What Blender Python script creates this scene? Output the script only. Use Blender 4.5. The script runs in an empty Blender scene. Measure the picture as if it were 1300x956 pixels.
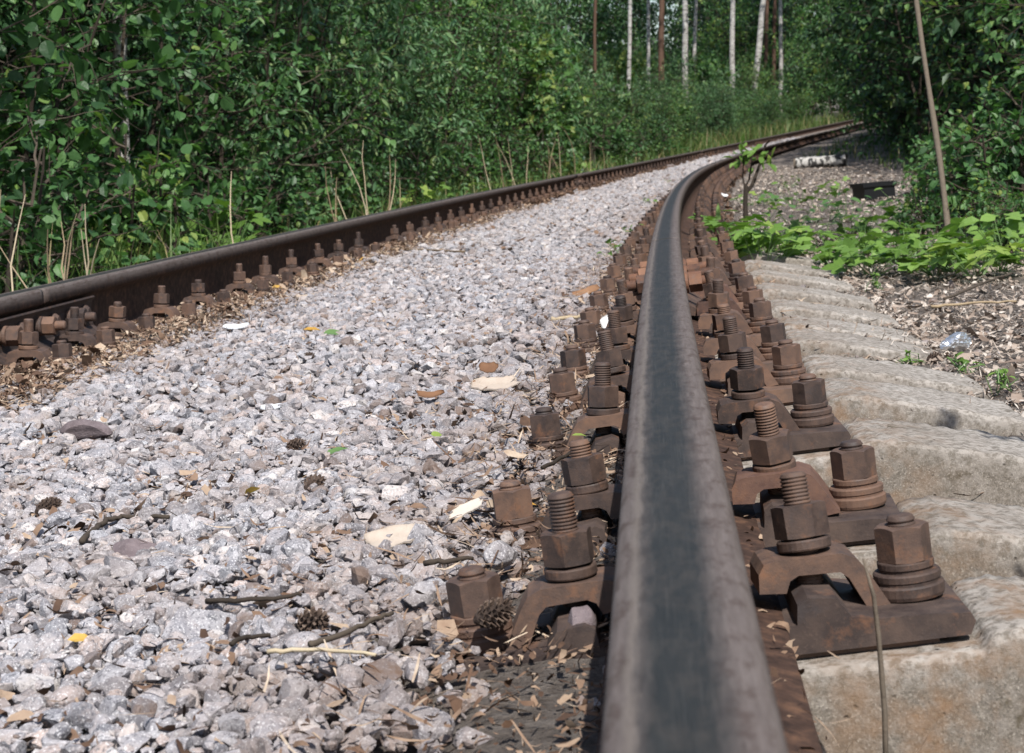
import bpy, bmesh, math, random
import numpy as np
from mathutils import Vector, Matrix
random.seed(7)
rng = np.random.default_rng(11)
sc = bpy.context.scene
COL = sc.collection
PI = math.pi

# ------------------------------------------------------------------ camera frame and track geometry
F = 2450.0                       # focal length in photo pixels (photo 1300 x 956, optical centre 650, 433)
T_ = np.array([0.0677, -0.0985, 0.9928]); T_ /= np.linalg.norm(T_)
L_ = np.array([0.9943, -0.0758, -0.0753])
L_ -= T_ * L_.dot(T_); L_ /= np.linalg.norm(L_)
N_ = np.cross(L_, T_) * -1.0
if N_[1] > 0: N_ = -N_
CAM = np.array([0.0003, 0.0, 0.2207])
R_CURVE = 320.0
LEAN = 0.083                     # trees stand a little off the track's own (canted) normal


def prof(s):
    s = np.asarray(s, float)
    a = np.clip(s - 20, 0, 60)
    return 0.0002 * a * a + np.clip(s - 80, 0, None) * 0.024


def W(s, o, z=0.0):
    """track coordinates (along right rail, offset to the right, height over rail top) -> world"""
    s = np.asarray(s, float); o = np.asarray(o, float); z = np.asarray(z, float)
    th = s / R_CURVE
    x = R_CURVE - (R_CURVE - o) * np.cos(th)
    y = (R_CURVE - o) * np.sin(th)
    zz = prof(s) + z
    return np.stack(np.broadcast_arrays(x, y, zz), -1)


def so(x, y):
    """world x, y -> track s, o"""
    r = np.hypot(R_CURVE - x, y)
    return np.arctan2(y, R_CURVE - x) * R_CURVE, R_CURVE - r


def project(p):
    d = np.asarray(p, float) - CAM
    x = d[0] * L_[0] + d[1] * T_[0] + d[2] * N_[0]
    y = d[0] * L_[1] + d[1] * T_[1] + d[2] * N_[1]
    z = d[0] * L_[2] + d[1] * T_[2] + d[2] * N_[2]
    return 650 + F * x / z, 433 + F * y / z, z


def at(px, py, z=-0.18):
    """the point of the ground (z under rail top) seen at a photo position"""
    v = np.array([(px - 650) / F, (py - 433) / F, 1.0])
    w = np.array([v.dot(L_), v.dot(T_), v.dot(N_)])
    t = 1.0
    for _ in range(40):
        p = CAM + w * t
        s, o = so(p[0], p[1])
        t = t + 0.7 * ((float(prof(s)) + z - CAM[2]) / w[2] - t) if w[2] < -1e-4 else t
    p = CAM + w * t
    return Vector(p)


def s_at(px, o, lo=4.0, hi=90.0, z=-0.2):
    """how far along the track an offset o is seen at photo column px"""
    for _ in range(50):
        m = (lo + hi) / 2
        if project(W(m, o, z))[0] < px: lo = m
        else: hi = m
    return (lo + hi) / 2


def ground_z(s, o):
    """terrain height relative to rail top"""
    s = np.asarray(s, float); o = np.asarray(o, float)
    z = np.full(np.broadcast(s, o).shape, -0.27)
    z = z + 0 * s
    inner = (o > -1.60) & (o < 0.0)
    z = np.where(inner, -0.212 + .036 * np.clip((-1.18 - o) / .14, 0, 1) + .020 * np.clip((o + .24) / .06, 0, 1), z)
    u = np.clip((o - 0.0) / 0.12, 0, 1)
    z = np.where((o >= 0), -0.218 - 0.082 * u, z)
    u2 = np.clip((o - 0.45) / 0.25, 0, 1)
    z = np.where(o > 0.45, -0.30 + 0.02 * u2, z)
    fill = np.clip((s - 2.35) / .8, 0, 1)
    z = np.where(o > 0.10, np.maximum(z, -.30 + fill * (.30 - np.interp(o, [.1, .25, .30, .55, .7], [.255, .225, .222, .262, .285]))), z)
    far = np.clip((s - 6.3) / 1.6, 0, 1)
    z = np.where(o > 0.12, z * (1 - far) + far * (-0.240 - 0.02 * np.clip((o - .6), 0, 2)), z)
    ul = np.clip((-1.60 - o) / 0.5, 0, 1)
    z = np.where(o <= -1.60, -0.215 - 0.10 * ul, z)
    z = z + 0.012 * np.sin(s * 2.3 + o * 3.1) * np.sin(o * 4.7 - s * 0.9) + 0.03 * np.clip(np.abs(o) - 1.8, 0, 1) * np.sin(s * .7) * np.sin(o * .9)
    return z


# ------------------------------------------------------------------ small helpers
def link(o, parent=None):
    COL.objects.link(o)
    if parent is not None: o.parent = parent
    return o


def tag(o, label=None, cat=None, group=None, kind=None):
    if label: o['label'] = label
    if cat: o['category'] = cat
    if group: o['group'] = group
    if kind: o['kind'] = kind
    return o


def empty(name, loc=(0, 0, 0), rot=None, **kw):
    o = bpy.data.objects.new(name, None)
    o.empty_display_size = 0.05
    link(o)
    if rot is not None: o.matrix_world = Matrix.Translation(loc) @ rot.to_4x4()
    else: o.location = loc
    return tag(o, **kw)


def me_np(name, V, polys, m, attr=None, smooth=False, uv=None):
    """mesh data from numpy: polys is a list of (n,k) index arrays"""
    me = bpy.data.meshes.new(name)
    V = np.ascontiguousarray(V, np.float32)
    me.vertices.add(len(V)); me.vertices.foreach_set('co', V.ravel())
    loops = np.concatenate([p.ravel() for p in polys]).astype(np.int32)
    tot = np.concatenate([np.full(len(p), p.shape[1], np.int32) for p in polys])
    st = np.concatenate([[0], np.cumsum(tot)[:-1]]).astype(np.int32)
    me.loops.add(len(loops)); me.loops.foreach_set('vertex_index', loops)
    me.polygons.add(len(tot)); me.polygons.foreach_set('loop_start', st)
    me.polygons.foreach_set('loop_total', tot)
    me.polygons.foreach_set('use_smooth', np.full(len(tot), bool(smooth)))
    me.update(calc_edges=True)
    if attr is not None:
        for k, a in attr.items():
            at_ = me.attributes.new(k, 'FLOAT', 'POINT')
            at_.data.foreach_set('value', np.ascontiguousarray(a, np.float32))
    me.materials.append(m)
    me.validate()
    return me


def ob(name, me, parent=None, loc=None):
    o = bpy.data.objects.new(name, me)
    link(o, parent)
    if loc is not None: o.location = loc
    return o


class MB:
    """collects verts / faces / tone"""
    def __init__(s): s.v = []; s.f = {}; s.t = []; s.n = 0

    def add(s, V, faces, tone=0.5):
        V = np.asarray(V, float)
        for f in faces:
            s.f.setdefault(len(f), []).append([i + s.n for i in f])
        s.v.append(V); s.n += len(V)
        s.t.append(np.full(len(V), tone) if np.isscalar(tone) else np.asarray(tone))

    def arr(s, V, F, tone):
        """arrays: V (m,3), F (n,k)"""
        s.f.setdefault(F.shape[1], []).extend((F + s.n).tolist()) if len(F) < 2000 else s.f.setdefault(F.shape[1], []).append(F + s.n)
        s.v.append(V); s.n += len(V); s.t.append(tone)

    def mesh(s, name, m, smooth=False):
        polys = []
        for k, l in s.f.items():
            big = [x for x in l if isinstance(x, np.ndarray)]
            small = [x for x in l if not isinstance(x, np.ndarray)]
            if small: polys.append(np.array(small, np.int64))
            polys += big
        return me_np(name, np.concatenate(s.v), polys, m, {'tone': np.concatenate(s.t)}, smooth)

    def tube(s, pts, radii, n=6, tone=0.5, cap=True):
        pts = np.asarray(pts, float); k = len(pts)
        d = np.gradient(pts, axis=0); d /= np.linalg.norm(d, axis=1)[:, None] + 1e-9
        ref = np.array([0.31, 0.2, 0.93]);
        if abs(d.mean(0).dot(ref)) > 0.9: ref = np.array([0.9, 0.3, 0.1])
        a = np.cross(d, ref); a /= np.linalg.norm(a, axis=1)[:, None] + 1e-9
        b = np.cross(d, a)
        ang = np.arange(n) * 2 * PI / n
        r = np.broadcast_to(np.asarray(radii, float), (k,))
        V = pts[:, None, :] + r[:, None, None] * (np.cos(ang)[None, :, None] * a[:, None, :] + np.sin(ang)[None, :, None] * b[:, None, :])
        faces = []
        for i in range(k - 1):
            for j in range(n):
                j2 = (j + 1) % n
                faces.append((i * n + j, i * n + j2, (i + 1) * n + j2, (i + 1) * n + j))
        if cap:
            faces.append(tuple(range(n - 1, -1, -1))); faces.append(tuple((k - 1) * n + j for j in range(n)))
        s.add(V.reshape(-1, 3), faces, tone)


def bm_mesh(name, bm, m, bevel=0.0, smooth=False, seg=2):
    if bevel > 0:
        es = [e for e in bm.edges if len(e.link_faces) == 2 and e.calc_face_angle(0) > 0.5]
        bmesh.ops.bevel(bm, geom=es, offset=bevel, segments=seg, affect='EDGES', profile=0.6, clamp_overlap=True)
    bmesh.ops.recalc_face_normals(bm, faces=bm.faces)
    me = bpy.data.meshes.new(name); bm.to_mesh(me); bm.free()
    me.materials.append(m)
    for p in me.polygons: p.use_smooth = smooth
    return me


def prism(bm, poly, y0, y1):
    """extrude an xz polygon along y"""
    a = [bm.verts.new((x, y0, z)) for x, z in poly]
    b = [bm.verts.new((x, y1, z)) for x, z in poly]
    n = len(poly)
    bm.faces.new(a); bm.faces.new(b[::-1])
    for i in range(n):
        bm.faces.new((a[i], b[i], b[(i + 1) % n], a[(i + 1) % n]))


def lathe(rings, n=28, close=True):
    """rings: list of (r, z); returns V, faces"""
    ang = np.arange(n) * 2 * PI / n
    V = np.concatenate([np.stack([r * np.cos(ang), r * np.sin(ang), np.full(n, z)], 1) for r, z in rings])
    f = []
    for i in range(len(rings) - 1):
        for j in range(n):
            j2 = (j + 1) % n
            f.append((i * n + j, i * n + j2, (i + 1) * n + j2, (i + 1) * n + j))
    if close:
        f.append(tuple(range(n - 1, -1, -1))); k = (len(rings) - 1) * n
        f.append(tuple(k + j for j in range(n)))
    return V, f


# ------------------------------------------------------------------ materials
class NT:
    def __init__(s, name):
        s.m = bpy.data.materials.new(name); s.m.use_nodes = True
        s.t = s.m.node_tree; s.t.nodes.clear()
        s.out = s.n('ShaderNodeOutputMaterial')

    def n(s, kind, **kw):
        x = s.t.nodes.new(kind)
        for k, v in kw.items(): setattr(x, k, v)
        return x

    def l(s, a, b): s.t.links.new(a, b)

    def set(s, node, **kw):
        for k, v in kw.items():
            k = k.replace('_', ' ')
            if hasattr(v, 'is_linked') or isinstance(v, bpy.types.NodeSocket): s.l(v, node.inputs[k])
            else: node.inputs[k].default_value = v
        return node

    def pos(s, scale=(1, 1, 1)):
        g = s.n('ShaderNodeNewGeometry'); mp = s.n('ShaderNodeMapping')
        s.l(g.outputs['Position'], mp.inputs['Vector']); mp.inputs['Scale'].default_value = scale
        return mp.outputs['Vector']

    def objc(s, scale=(1, 1, 1)):
        g = s.n('ShaderNodeTexCoord'); mp = s.n('ShaderNodeMapping')
        s.l(g.outputs['Object'], mp.inputs['Vector']); mp.inputs['Scale'].default_value = scale
        return mp.outputs['Vector']

    def noise(s, vec, scale, detail=6, rough=0.6, dist=0.0):
        x = s.n('ShaderNodeTexNoise'); s.l(vec, x.inputs['Vector'])
        s.set(x, Scale=scale, Detail=detail, Roughness=rough, Distortion=dist)
        return x.outputs['Fac']

    def voro(s, vec, scale, out='Distance', feature='F1'):
        x = s.n('ShaderNodeTexVoronoi', feature=feature); s.l(vec, x.inputs['Vector']); x.inputs['Scale'].default_value = scale
        return x.outputs[out]

    def ramp(s, fac, stops, interp='LINEAR'):
        x = s.n('ShaderNodeValToRGB'); s.l(fac, x.inputs['Fac']); r = x.color_ramp; r.interpolation = interp
        while len(r.elements) < len(stops): r.elements.new(0.5)
        for e, (p, c) in zip(r.elements, stops):
            e.position = p; e.color = (*c, 1) if len(c) == 3 else c
        return x.outputs['Color']

    def mix(s, fac, a, b, blend='MIX'):
        x = s.n('ShaderNodeMix', data_type='RGBA', blend_type=blend)
        if isinstance(fac, (int, float)): x.inputs[0].default_value = fac
        else: s.l(fac, x.inputs[0])
        for i, c in ((6, a), (7, b)):
            if isinstance(c, tuple): x.inputs[i].default_value = (*c, 1)
            else: s.l(c, x.inputs[i])
        return x.outputs[2]

    def math(s, op, a, b=0.0):
        x = s.n('ShaderNodeMath', operation=op)
        for i, c in ((0, a), (1, b)):
            if isinstance(c, (int, float)): x.inputs[i].default_value = c
            else: s.l(c, x.inputs[i])
        return x.outputs[0]

    def attr(s, name='tone'):
        x = s.n('ShaderNodeAttribute', attribute_name=name); return x.outputs['Fac']

    def orand(s): return s.n('ShaderNodeObjectInfo').outputs['Random']

    def bump(s, h, strength=0.5, dist=0.01, normal=None):
        x = s.n('ShaderNodeBump'); s.l(h, x.inputs['Height'])
        x.inputs['Strength'].default_value = strength; x.inputs['Distance'].default_value = dist
        if normal is not None: s.l(normal, x.inputs['Normal'])
        return x.outputs['Normal']

    def pbr(s, color, rough=0.8, normal=None, metal=0.0, spec=0.4):
        b = s.n('ShaderNodeBsdfPrincipled')
        for k, v in (('Base Color', color), ('Roughness', rough), ('Metallic', metal), ('Specular IOR Level', spec)):
            if isinstance(v, tuple): b.inputs[k].default_value = (*v, 1)
            elif isinstance(v, (int, float)): b.inputs[k].default_value = v
            else: s.l(v, b.inputs[k])
        if normal is not None: s.l(normal, b.inputs['Normal'])
        s.l(b.outputs[0], s.out.inputs['Surface'])
        return b


def ramp3(a, b, c): return [(0.0, a), (0.5, b), (1.0, c)]


def m_rust(name, dark=(0.032, 0.021, 0.018), mid=(0.086, 0.053, 0.040), hi=(0.165, 0.094, 0.062), scale=60, rough=0.78):
    t = NT(name); p = t.pos()
    n1 = t.noise(p, scale, 8, 0.65); n2 = t.noise(p, scale * 0.18, 4, 0.6); n3 = t.noise(p, scale * 9, 3, 0.6)
    f = t.math('ADD', t.math('MULTIPLY', n1, 0.5), t.math('MULTIPLY', n2, 0.5))
    f = t.math('ADD', f, t.math('MULTIPLY', t.math('SUBTRACT', t.orand(), 0.5), 0.28))
    c = t.ramp(f, [(0.32, dark), (0.50, mid), (0.70, hi)])
    c = t.mix(t.ramp(n3, [(0.58, (0, 0, 0)), (0.78, (0.35,) * 3)]), c, (0.16, 0.105, 0.08))
    n5 = t.noise(p, scale * 0.55, 5, 0.7)
    c = t.mix(t.ramp(n5, [(0.56, (0, 0, 0)), (0.70, (0.55,) * 3)]), c, (0.23, 0.105, 0.052))
    c = t.mix(t.ramp(n5, [(0.30, (0.7,) * 3), (0.42, (0, 0, 0))]), c, (0.045, 0.036, 0.036))
    h = t.math('ADD', t.math('MULTIPLY', n1, 0.6), t.math('MULTIPLY', n3, 0.35))
    t.pbr(c, t.ramp(n1, [(0.3, (rough - .2,) * 3), (0.7, (rough + .12,) * 3)]), t.bump(h, 0.35, 0.0022), 0.0, 0.5)
    return t.m


M_RUST = m_rust('rusted_steel')
M_RUST_ORANGE = m_rust('orange_rust', (0.06, 0.03, 0.02), (0.14, 0.065, 0.038), (0.23, 0.115, 0.066), 80)
M_PLATE = m_rust('rusted_plate', (0.036, 0.024, 0.021), (0.090, 0.060, 0.047), (0.19, 0.108, 0.070), 40)


def m_rail():
    t = NT('rail_steel'); lat = t.attr('lat'); top = t.attr('top'); p = t.pos()
    n1 = t.noise(t.pos((60, 6, 60)), 1.0, 6, 0.6); n2 = t.noise(t.pos((260, 16, 260)), 1.0, 7, 0.7); n3 = t.noise(p, 900, 3, 0.6)
    n4 = t.noise(t.pos((110, 14, 110)), 1.0, 6, 0.75)
    # worn running band against the browner shoulders of the head
    edge = t.math('ADD', lat, t.math('MULTIPLY', t.math('SUBTRACT', n4, 0.5), 0.18))
    band = t.ramp(edge, [(0.12, (0, 0, 0)), (0.24, (0.55,) * 3), (0.34, (1, 1, 1)), (0.62, (1, 1, 1)), (0.80, (0.0,) * 3)])
    brown = t.ramp(n2, [(0.3, (0.088, 0.070, 0.062)), (0.5, (0.118, 0.096, 0.087)), (0.7, (0.155, 0.130, 0.118))])
    steel = t.ramp(t.math('ADD', t.math('MULTIPLY', n1, 0.5), t.math('MULTIPLY', n2, 0.5)), [(0.35, (0.017, 0.018, 0.017)), (0.55, (0.027, 0.027, 0.025)), (0.7, (0.050, 0.046, 0.041))])
    n6 = t.noise(t.pos((800, 9, 800)), 1.0, 4, 0.7); n7 = t.noise(t.pos((70, 22, 70)), 1.0, 8, 0.72)
    steel = t.mix(t.ramp(n7, [(0.46, (0, 0, 0)), (0.70, (0.5,) * 3)]), steel, (0.070, 0.058, 0.048))
    steel = t.mix(t.ramp(n6, [(0.56, (0, 0, 0)), (0.70, (0.6,) * 3)]), steel, (0.075, 0.070, 0.064))
    brown = t.mix(t.ramp(n7, [(0.38, (0.8,) * 3), (0.5, (0, 0, 0))]), brown, (0.066, 0.046, 0.038))
    ctop = t.mix(band, brown, steel)
    ctop = t.mix(t.ramp(n3, [(0.62, (0, 0, 0)), (0.8, (0.5,) * 3)]), ctop, (0.17, 0.14, 0.125))
    ctop = t.mix(t.ramp(edge, [(0.14, (0, 0, 0)), (0.19, (0.55,) * 3), (0.25, (0, 0, 0))]), ctop, (0.19, 0.16, 0.135))  # bevel highlight painted in as a light tan line along the head's inner edge
    rn = t.noise(p, 45, 8, 0.65)
    rust = t.ramp(rn, [(0.34, (0.026, 0.015, 0.011)), (0.52, (0.062, 0.035, 0.025)), (0.68, (0.13, 0.070, 0.043))])
    c = t.mix(top, rust, ctop)
    r = t.mix(top, (0.8,) * 3, t.mix(band, (0.72,) * 3, (0.60,) * 3))
    h = t.math('ADD', t.math('MULTIPLY', n2, 0.4), t.math('MULTIPLY', n3, 0.3))
    b = t.pbr(c, r, t.bump(h, 0.10, 0.001), t.math('MULTIPLY', t.math('MULTIPLY', top, 0.10), band), 0.25)
    return t.m


M_RAIL = m_rail()


def m_concrete():
    t = NT('weathered_concrete'); p = t.pos()
    n1 = t.noise(p, 7, 8, 0.65); n2 = t.noise(p, 90, 6, 0.7); n3 = t.noise(p, 420, 4, 0.7)
    pit = t.ramp(t.voro(p, 70), [(0.06, (1, 1, 1)), (0.17, (0, 0, 0))])
    pitm = t.math('MULTIPLY', pit, t.ramp(t.noise(p, 22, 2), [(0.5, (0, 0, 0)), (0.58, (1, 1, 1))]))
    c = t.ramp(n1, [(0.28, (0.225, 0.198, 0.170)), (0.5, (0.335, 0.303, 0.270)), (0.74, (0.43, 0.40, 0.365))])
    c = t.mix(t.ramp(n2, [(0.40, (0.75,) * 3), (0.56, (0, 0, 0))]), c, (0.10, 0.085, 0.066))
    c = t.mix(t.ramp(n3, [(0.58, (0, 0, 0)), (0.72, (0.7,) * 3)]), c, (0.46, 0.43, 0.39))
    c = t.mix(pitm, c, (0.045, 0.036, 0.028))
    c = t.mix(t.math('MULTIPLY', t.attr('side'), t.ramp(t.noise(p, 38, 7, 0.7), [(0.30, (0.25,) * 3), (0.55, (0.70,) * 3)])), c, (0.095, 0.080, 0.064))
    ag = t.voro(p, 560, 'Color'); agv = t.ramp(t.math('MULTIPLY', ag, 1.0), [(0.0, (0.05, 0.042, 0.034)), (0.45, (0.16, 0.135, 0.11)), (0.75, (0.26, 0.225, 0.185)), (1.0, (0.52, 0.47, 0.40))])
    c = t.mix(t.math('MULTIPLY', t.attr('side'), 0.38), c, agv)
    # rust washed off the baseplate, moss in patches
    st = t.attr('stain')
    c = t.mix(t.math('MULTIPLY', st, t.ramp(t.noise(p, 26, 6), [(0.42, (0, 0, 0)), (0.72, (0.9,) * 3)])), c, (0.20, 0.115, 0.06))
    moss = t.ramp(t.noise(p, 9.5, 5, 0.7), [(0.62, (0, 0, 0)), (0.68, (0.85,) * 3)])
    c = t.mix(moss, c, (0.055, 0.042, 0.022))
    h = t.math('SUBTRACT', t.math('ADD', t.math('MULTIPLY', n2, 0.7), t.math('MULTIPLY', n3, 0.25)), pitm)
    t.pbr(c, 0.92, t.bump(h, 0.6, 0.005), 0, 0.2)
    return t.m


M_CONC = m_concrete()


def m_stone(name='granite_gravel', shift=0.0):
    t = NT(name); p = t.pos(); tone = t.attr()
    tone2 = t.math('FRACT', t.math('MULTIPLY', tone, 17.3))
    base = t.ramp(tone, [(0.0, (0.105, 0.102, 0.113)), (0.18, (0.185, 0.181, 0.198)), (0.48, (0.272, 0.264, 0.283)), (0.74, (0.355, 0.335, 0.345)), (0.85, (0.37, 0.285, 0.25)), (0.92, (0.56, 0.53, 0.51)), (1.0, (0.17, 0.125, 0.11))])
    n1 = t.noise(p, 55, 5, 0.65); n2 = t.noise(p, 210, 5, 0.7); n3 = t.noise(p, 520, 3, 0.6)
    c = t.mix(t.ramp(n1, [(0.42, (0, 0, 0)), (0.68, (0.75,) * 3)]), base, t.mix(tone2, (0.52, 0.52, 0.54), (0.44, 0.35, 0.31)))
    c = t.mix(t.ramp(n2, [(0.36, (0.9,) * 3), (0.48, (0, 0, 0))]), c, (0.085, 0.087, 0.10))
    c = t.mix(t.ramp(n3, [(0.56, (0, 0, 0)), (0.66, (0.85,) * 3)]), c, (0.68, 0.67, 0.67))
    dust = t.ramp(t.noise(p, 6, 4), [(0.44, (0, 0, 0)), (0.72, (0.55,) * 3)])
    c = t.mix(dust, c, (0.24, 0.185, 0.155))
    dirt = t.attr('dirt')
    c = t.mix(t.math('MULTIPLY', dirt, t.ramp(n1, [(0.35, (0.45,) * 3), (0.6, (1, 1, 1))])), c, (0.135, 0.088, 0.064))
    h = t.math('ADD', t.math('MULTIPLY', n2, 0.6), t.math('MULTIPLY', n1, 0.6))
    t.pbr(c, 0.78, t.bump(h, 0.55, 0.005), 0, 0.35)
    return t.m


M_STONE = m_stone()


def m_purple_stone():
    t = NT('purple_stone'); p = t.pos()
    n1 = t.noise(p, 30, 6, 0.7); n2 = t.noise(p, 300, 5, 0.7)
    c = t.ramp(n1, [(0.3, (0.115, 0.088, 0.09)), (0.6, (0.20, 0.16, 0.165)), (0.8, (0.27, 0.225, 0.22))])
    c = t.mix(t.ramp(n2, [(0.55, (0, 0, 0)), (0.7, (0.5,) * 3)]), c, (0.36, 0.31, 0.30))
    t.pbr(c, 0.85, t.bump(t.math('ADD', n1, n2), 0.6, 0.005), 0, 0.3)
    return t.m


M_PURPLE = m_purple_stone()


def m_ground():
    t = NT('forest_soil'); p = t.pos()
    n1 = t.noise(p, 3.0, 6, 0.65); n2 = t.noise(p, 60, 8, 0.7); n3 = t.noise(p, 300, 4, 0.7)
    c = t.ramp(n2, [(0.3, (0.085, 0.068, 0.057)), (0.5, (0.19, 0.160, 0.138)), (0.72, (0.32, 0.285, 0.255))])
    c = t.mix(t.ramp(n1, [(0.42, (0, 0, 0)), (0.65, (0.6,) * 3)]), c, (0.20, 0.175, 0.155))
    c = t.mix(t.ramp(n3, [(0.58, (0, 0, 0)), (0.72, (0.6,) * 3)]), c, (0.30, 0.235, 0.18))
    t.pbr(c, 0.95, t.bump(t.math('ADD', n2, t.math('MULTIPLY', n3, 0.5)), 1.0, 0.02), 0, 0.2)
    return t.m


M_GROUND = m_ground()


def m_leaf(name, stops, trans=0.36, rough=0.45, spec=0.40, vary=0.6):
    t = NT(name); tone = t.attr()
    f = t.math('ADD', tone, t.math('MULTIPLY', t.math('SUBTRACT', t.orand(), 0.5), vary))
    c = t.ramp(f, stops)
    n = t.noise(t.objc(), 130, 3, 0.6)
    c = t.mix(t.ramp(n, [(0.35, (0.25,) * 3), (0.55, (0, 0, 0))]), c, t.mix(1.0, c, (0.5, 0.55, 0.45), 'MULTIPLY'))
    b = t.pbr(c, rough, t.bump(n, 0.3, 0.004), 0, spec)
    tr = t.n('ShaderNodeBsdfTranslucent')
    t.l(t.mix(1.0, c, (1.15, 1.35, 0.70), 'MULTIPLY'), tr.inputs['Color'])
    mx = t.n('ShaderNodeMixShader'); mx.inputs[0].default_value = trans
    t.l(b.outputs[0], mx.inputs[1]); t.l(tr.outputs[0], mx.inputs[2]); t.l(mx.outputs[0], t.out.inputs['Surface'])
    return t.m


G1 = [(0.0, (0.032, 0.080, 0.027)), (0.45, (0.076, 0.172, 0.056)), (0.8, (0.140, 0.262, 0.078)), (1.0, (0.25, 0.31, 0.08))]
G2 = [(0.0, (0.034, 0.084, 0.034)), (0.45, (0.078, 0.172, 0.070)), (0.8, (0.138, 0.250, 0.100)), (1.0, (0.21, 0.28, 0.11))]
G3 = [(0.0, (0.026, 0.068, 0.022)), (0.45, (0.064, 0.152, 0.046)), (0.8, (0.124, 0.236, 0.064)), (1.0, (0.22, 0.28, 0.07))]
G4 = [(0.0, (0.085, 0.165, 0.028)), (0.45, (0.145, 0.255, 0.050)), (0.85, (0.21, 0.34, 0.085)), (1.0, (0.26, 0.35, 0.08))]
M_LEAF_OVAL = m_leaf('oval_leaf', G1)
M_LEAF_WILLOW = m_leaf('willow_leaf', G2, 0.28, 0.45)
M_LEAF_DARK = m_leaf('dark_leaf', G3, 0.30)
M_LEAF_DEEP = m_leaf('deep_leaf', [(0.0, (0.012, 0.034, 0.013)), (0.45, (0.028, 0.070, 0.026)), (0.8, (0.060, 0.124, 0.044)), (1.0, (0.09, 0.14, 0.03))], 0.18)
M_LEAF_BRIGHT = m_leaf('bright_leaf', G4, 0.3, 0.5, 0.3)
M_GRASS = m_leaf('grass_blade', [(0.0, (0.035, 0.075, 0.018)), (0.5, (0.075, 0.135, 0.03)), (0.85, (0.12, 0.17, 0.045)), (1.0, (0.26, 0.21, 0.10))], 0.25, 0.5, 0.3)


def m_tone(name, stops, rough=0.85, nscale=120, bump=0.5, spec=0.25, trans=0.0):
    t = NT(name); n = t.noise(t.pos(), nscale, 6, 0.65)
    f = t.math('ADD', t.attr(), t.math('MULTIPLY', t.math('SUBTRACT', n, 0.5), 0.5))
    t.pbr(t.ramp(f, stops), rough, t.bump(n, bump, 0.004), 0, spec)
    return t.m


M_BARK = m_tone('brown_bark', [(0, (0.022, 0.017, 0.013)), (0.5, (0.055, 0.042, 0.032)), (1, (0.11, 0.088, 0.066))], 0.9, 60)
M_LIGHTBARK = m_tone('tan_bark', [(0, (0.07, 0.055, 0.042)), (0.5, (0.155, 0.125, 0.095)), (1, (0.27, 0.225, 0.18))], 0.85, 70)
M_STRAW = m_tone('dry_stem', [(0, (0.16, 0.11, 0.07)), (0.5, (0.33, 0.25, 0.155)), (1, (0.50, 0.42, 0.29))], 0.8, 90)
M_LITTER = m_tone('dead_leaf', [(0, (0.045, 0.026, 0.018)), (0.3, (0.12, 0.070, 0.045)), (0.6, (0.235, 0.155, 0.105)), (0.85, (0.40, 0.30, 0.215)), (1, (0.55, 0.46, 0.36))], 0.85, 60)
M_LITTER_PALE = m_tone('bleached_litter', [(0, (0.10, 0.070, 0.052)), (0.3, (0.21, 0.155, 0.120)), (0.6, (0.33, 0.265, 0.215)), (0.85, (0.45, 0.39, 0.33)), (1, (0.56, 0.50, 0.44))], 0.85, 60)
M_CONE = m_tone('cone_scale', [(0, (0.035, 0.024, 0.019)), (0.5, (0.095, 0.065, 0.050)), (1, (0.21, 0.155, 0.12))], 0.8, 200)
M_BIRCHBARK = m_tone('birch_bark_inner', [(0, (0.16, 0.11, 0.075)), (0.4, (0.40, 0.325, 0.26)), (1, (0.60, 0.54, 0.47))], 0.7, 75, 0.6)
M_BARKIN = m_tone('bark_brown_side', [(0, (0.10, 0.05, 0.028)), (0.5, (0.22, 0.115, 0.06)), (1, (0.36, 0.22, 0.13))], 0.8, 40, 0.4)
M_PAPER = m_tone('white_paper', [(0, (0.48, 0.49, 0.52)), (0.5, (0.60, 0.61, 0.63)), (1, (0.70, 0.70, 0.70))], 0.6, 20, 0.15)
M_YELLOW = m_leaf('yellow_leaf', [(0, (0.30, 0.17, 0.03)), (0.5, (0.48, 0.27, 0.05)), (1, (0.6, 0.40, 0.10))], 0.15, 0.5, 0.3)
M_GREENLEAF = m_leaf('fallen_green_leaf', [(0, (0.07, 0.14, 0.05)), (0.5, (0.14, 0.24, 0.08)), (1, (0.25, 0.36, 0.16))], 0.2, 0.4, 0.4)
M_CRATE = m_tone('black_plastic', [(0, (0.006, 0.007, 0.009)), (0.5, (0.010, 0.011, 0.014)), (1, (0.02, 0.022, 0.027))], 0.45, 30, 0.1, 0.5)
M_RED = m_tone('red_plastic', [(0, (0.35, 0.03, 0.02)), (1, (0.5, 0.05, 0.03))], 0.5, 50, 0.1)


def m_foil():
    t = NT('foil'); n = t.noise(t.pos(), 60, 3)
    t.pbr(t.ramp(n, [(0.3, (0.55, 0.56, 0.58)), (0.7, (0.82, 0.82, 0.82))]), 0.28, t.bump(n, 0.4, 0.004), 0.85, 0.5)
    return t.m


M_FOIL = m_foil()


def m_birch():
    t = NT('birch_bark'); p = t.pos((1, 1, 1))
    n1 = t.noise(t.pos((6, 6, 26)), 1.0, 6, 0.7); n2 = t.noise(t.pos((3, 3, 5)), 1.0, 5, 0.7)
    c = t.ramp(n2, [(0.3, (0.30, 0.28, 0.25)), (0.6, (0.48, 0.46, 0.43)), (0.8, (0.62, 0.60, 0.57))])
    c = t.mix(t.ramp(n1, [(0.52, (0, 0, 0)), (0.60, (0.95,) * 3)]), c, (0.028, 0.024, 0.021))
    t.pbr(c, 0.75, t.bump(n1, 0.4, 0.02), 0, 0.3)
    return t.m


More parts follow.
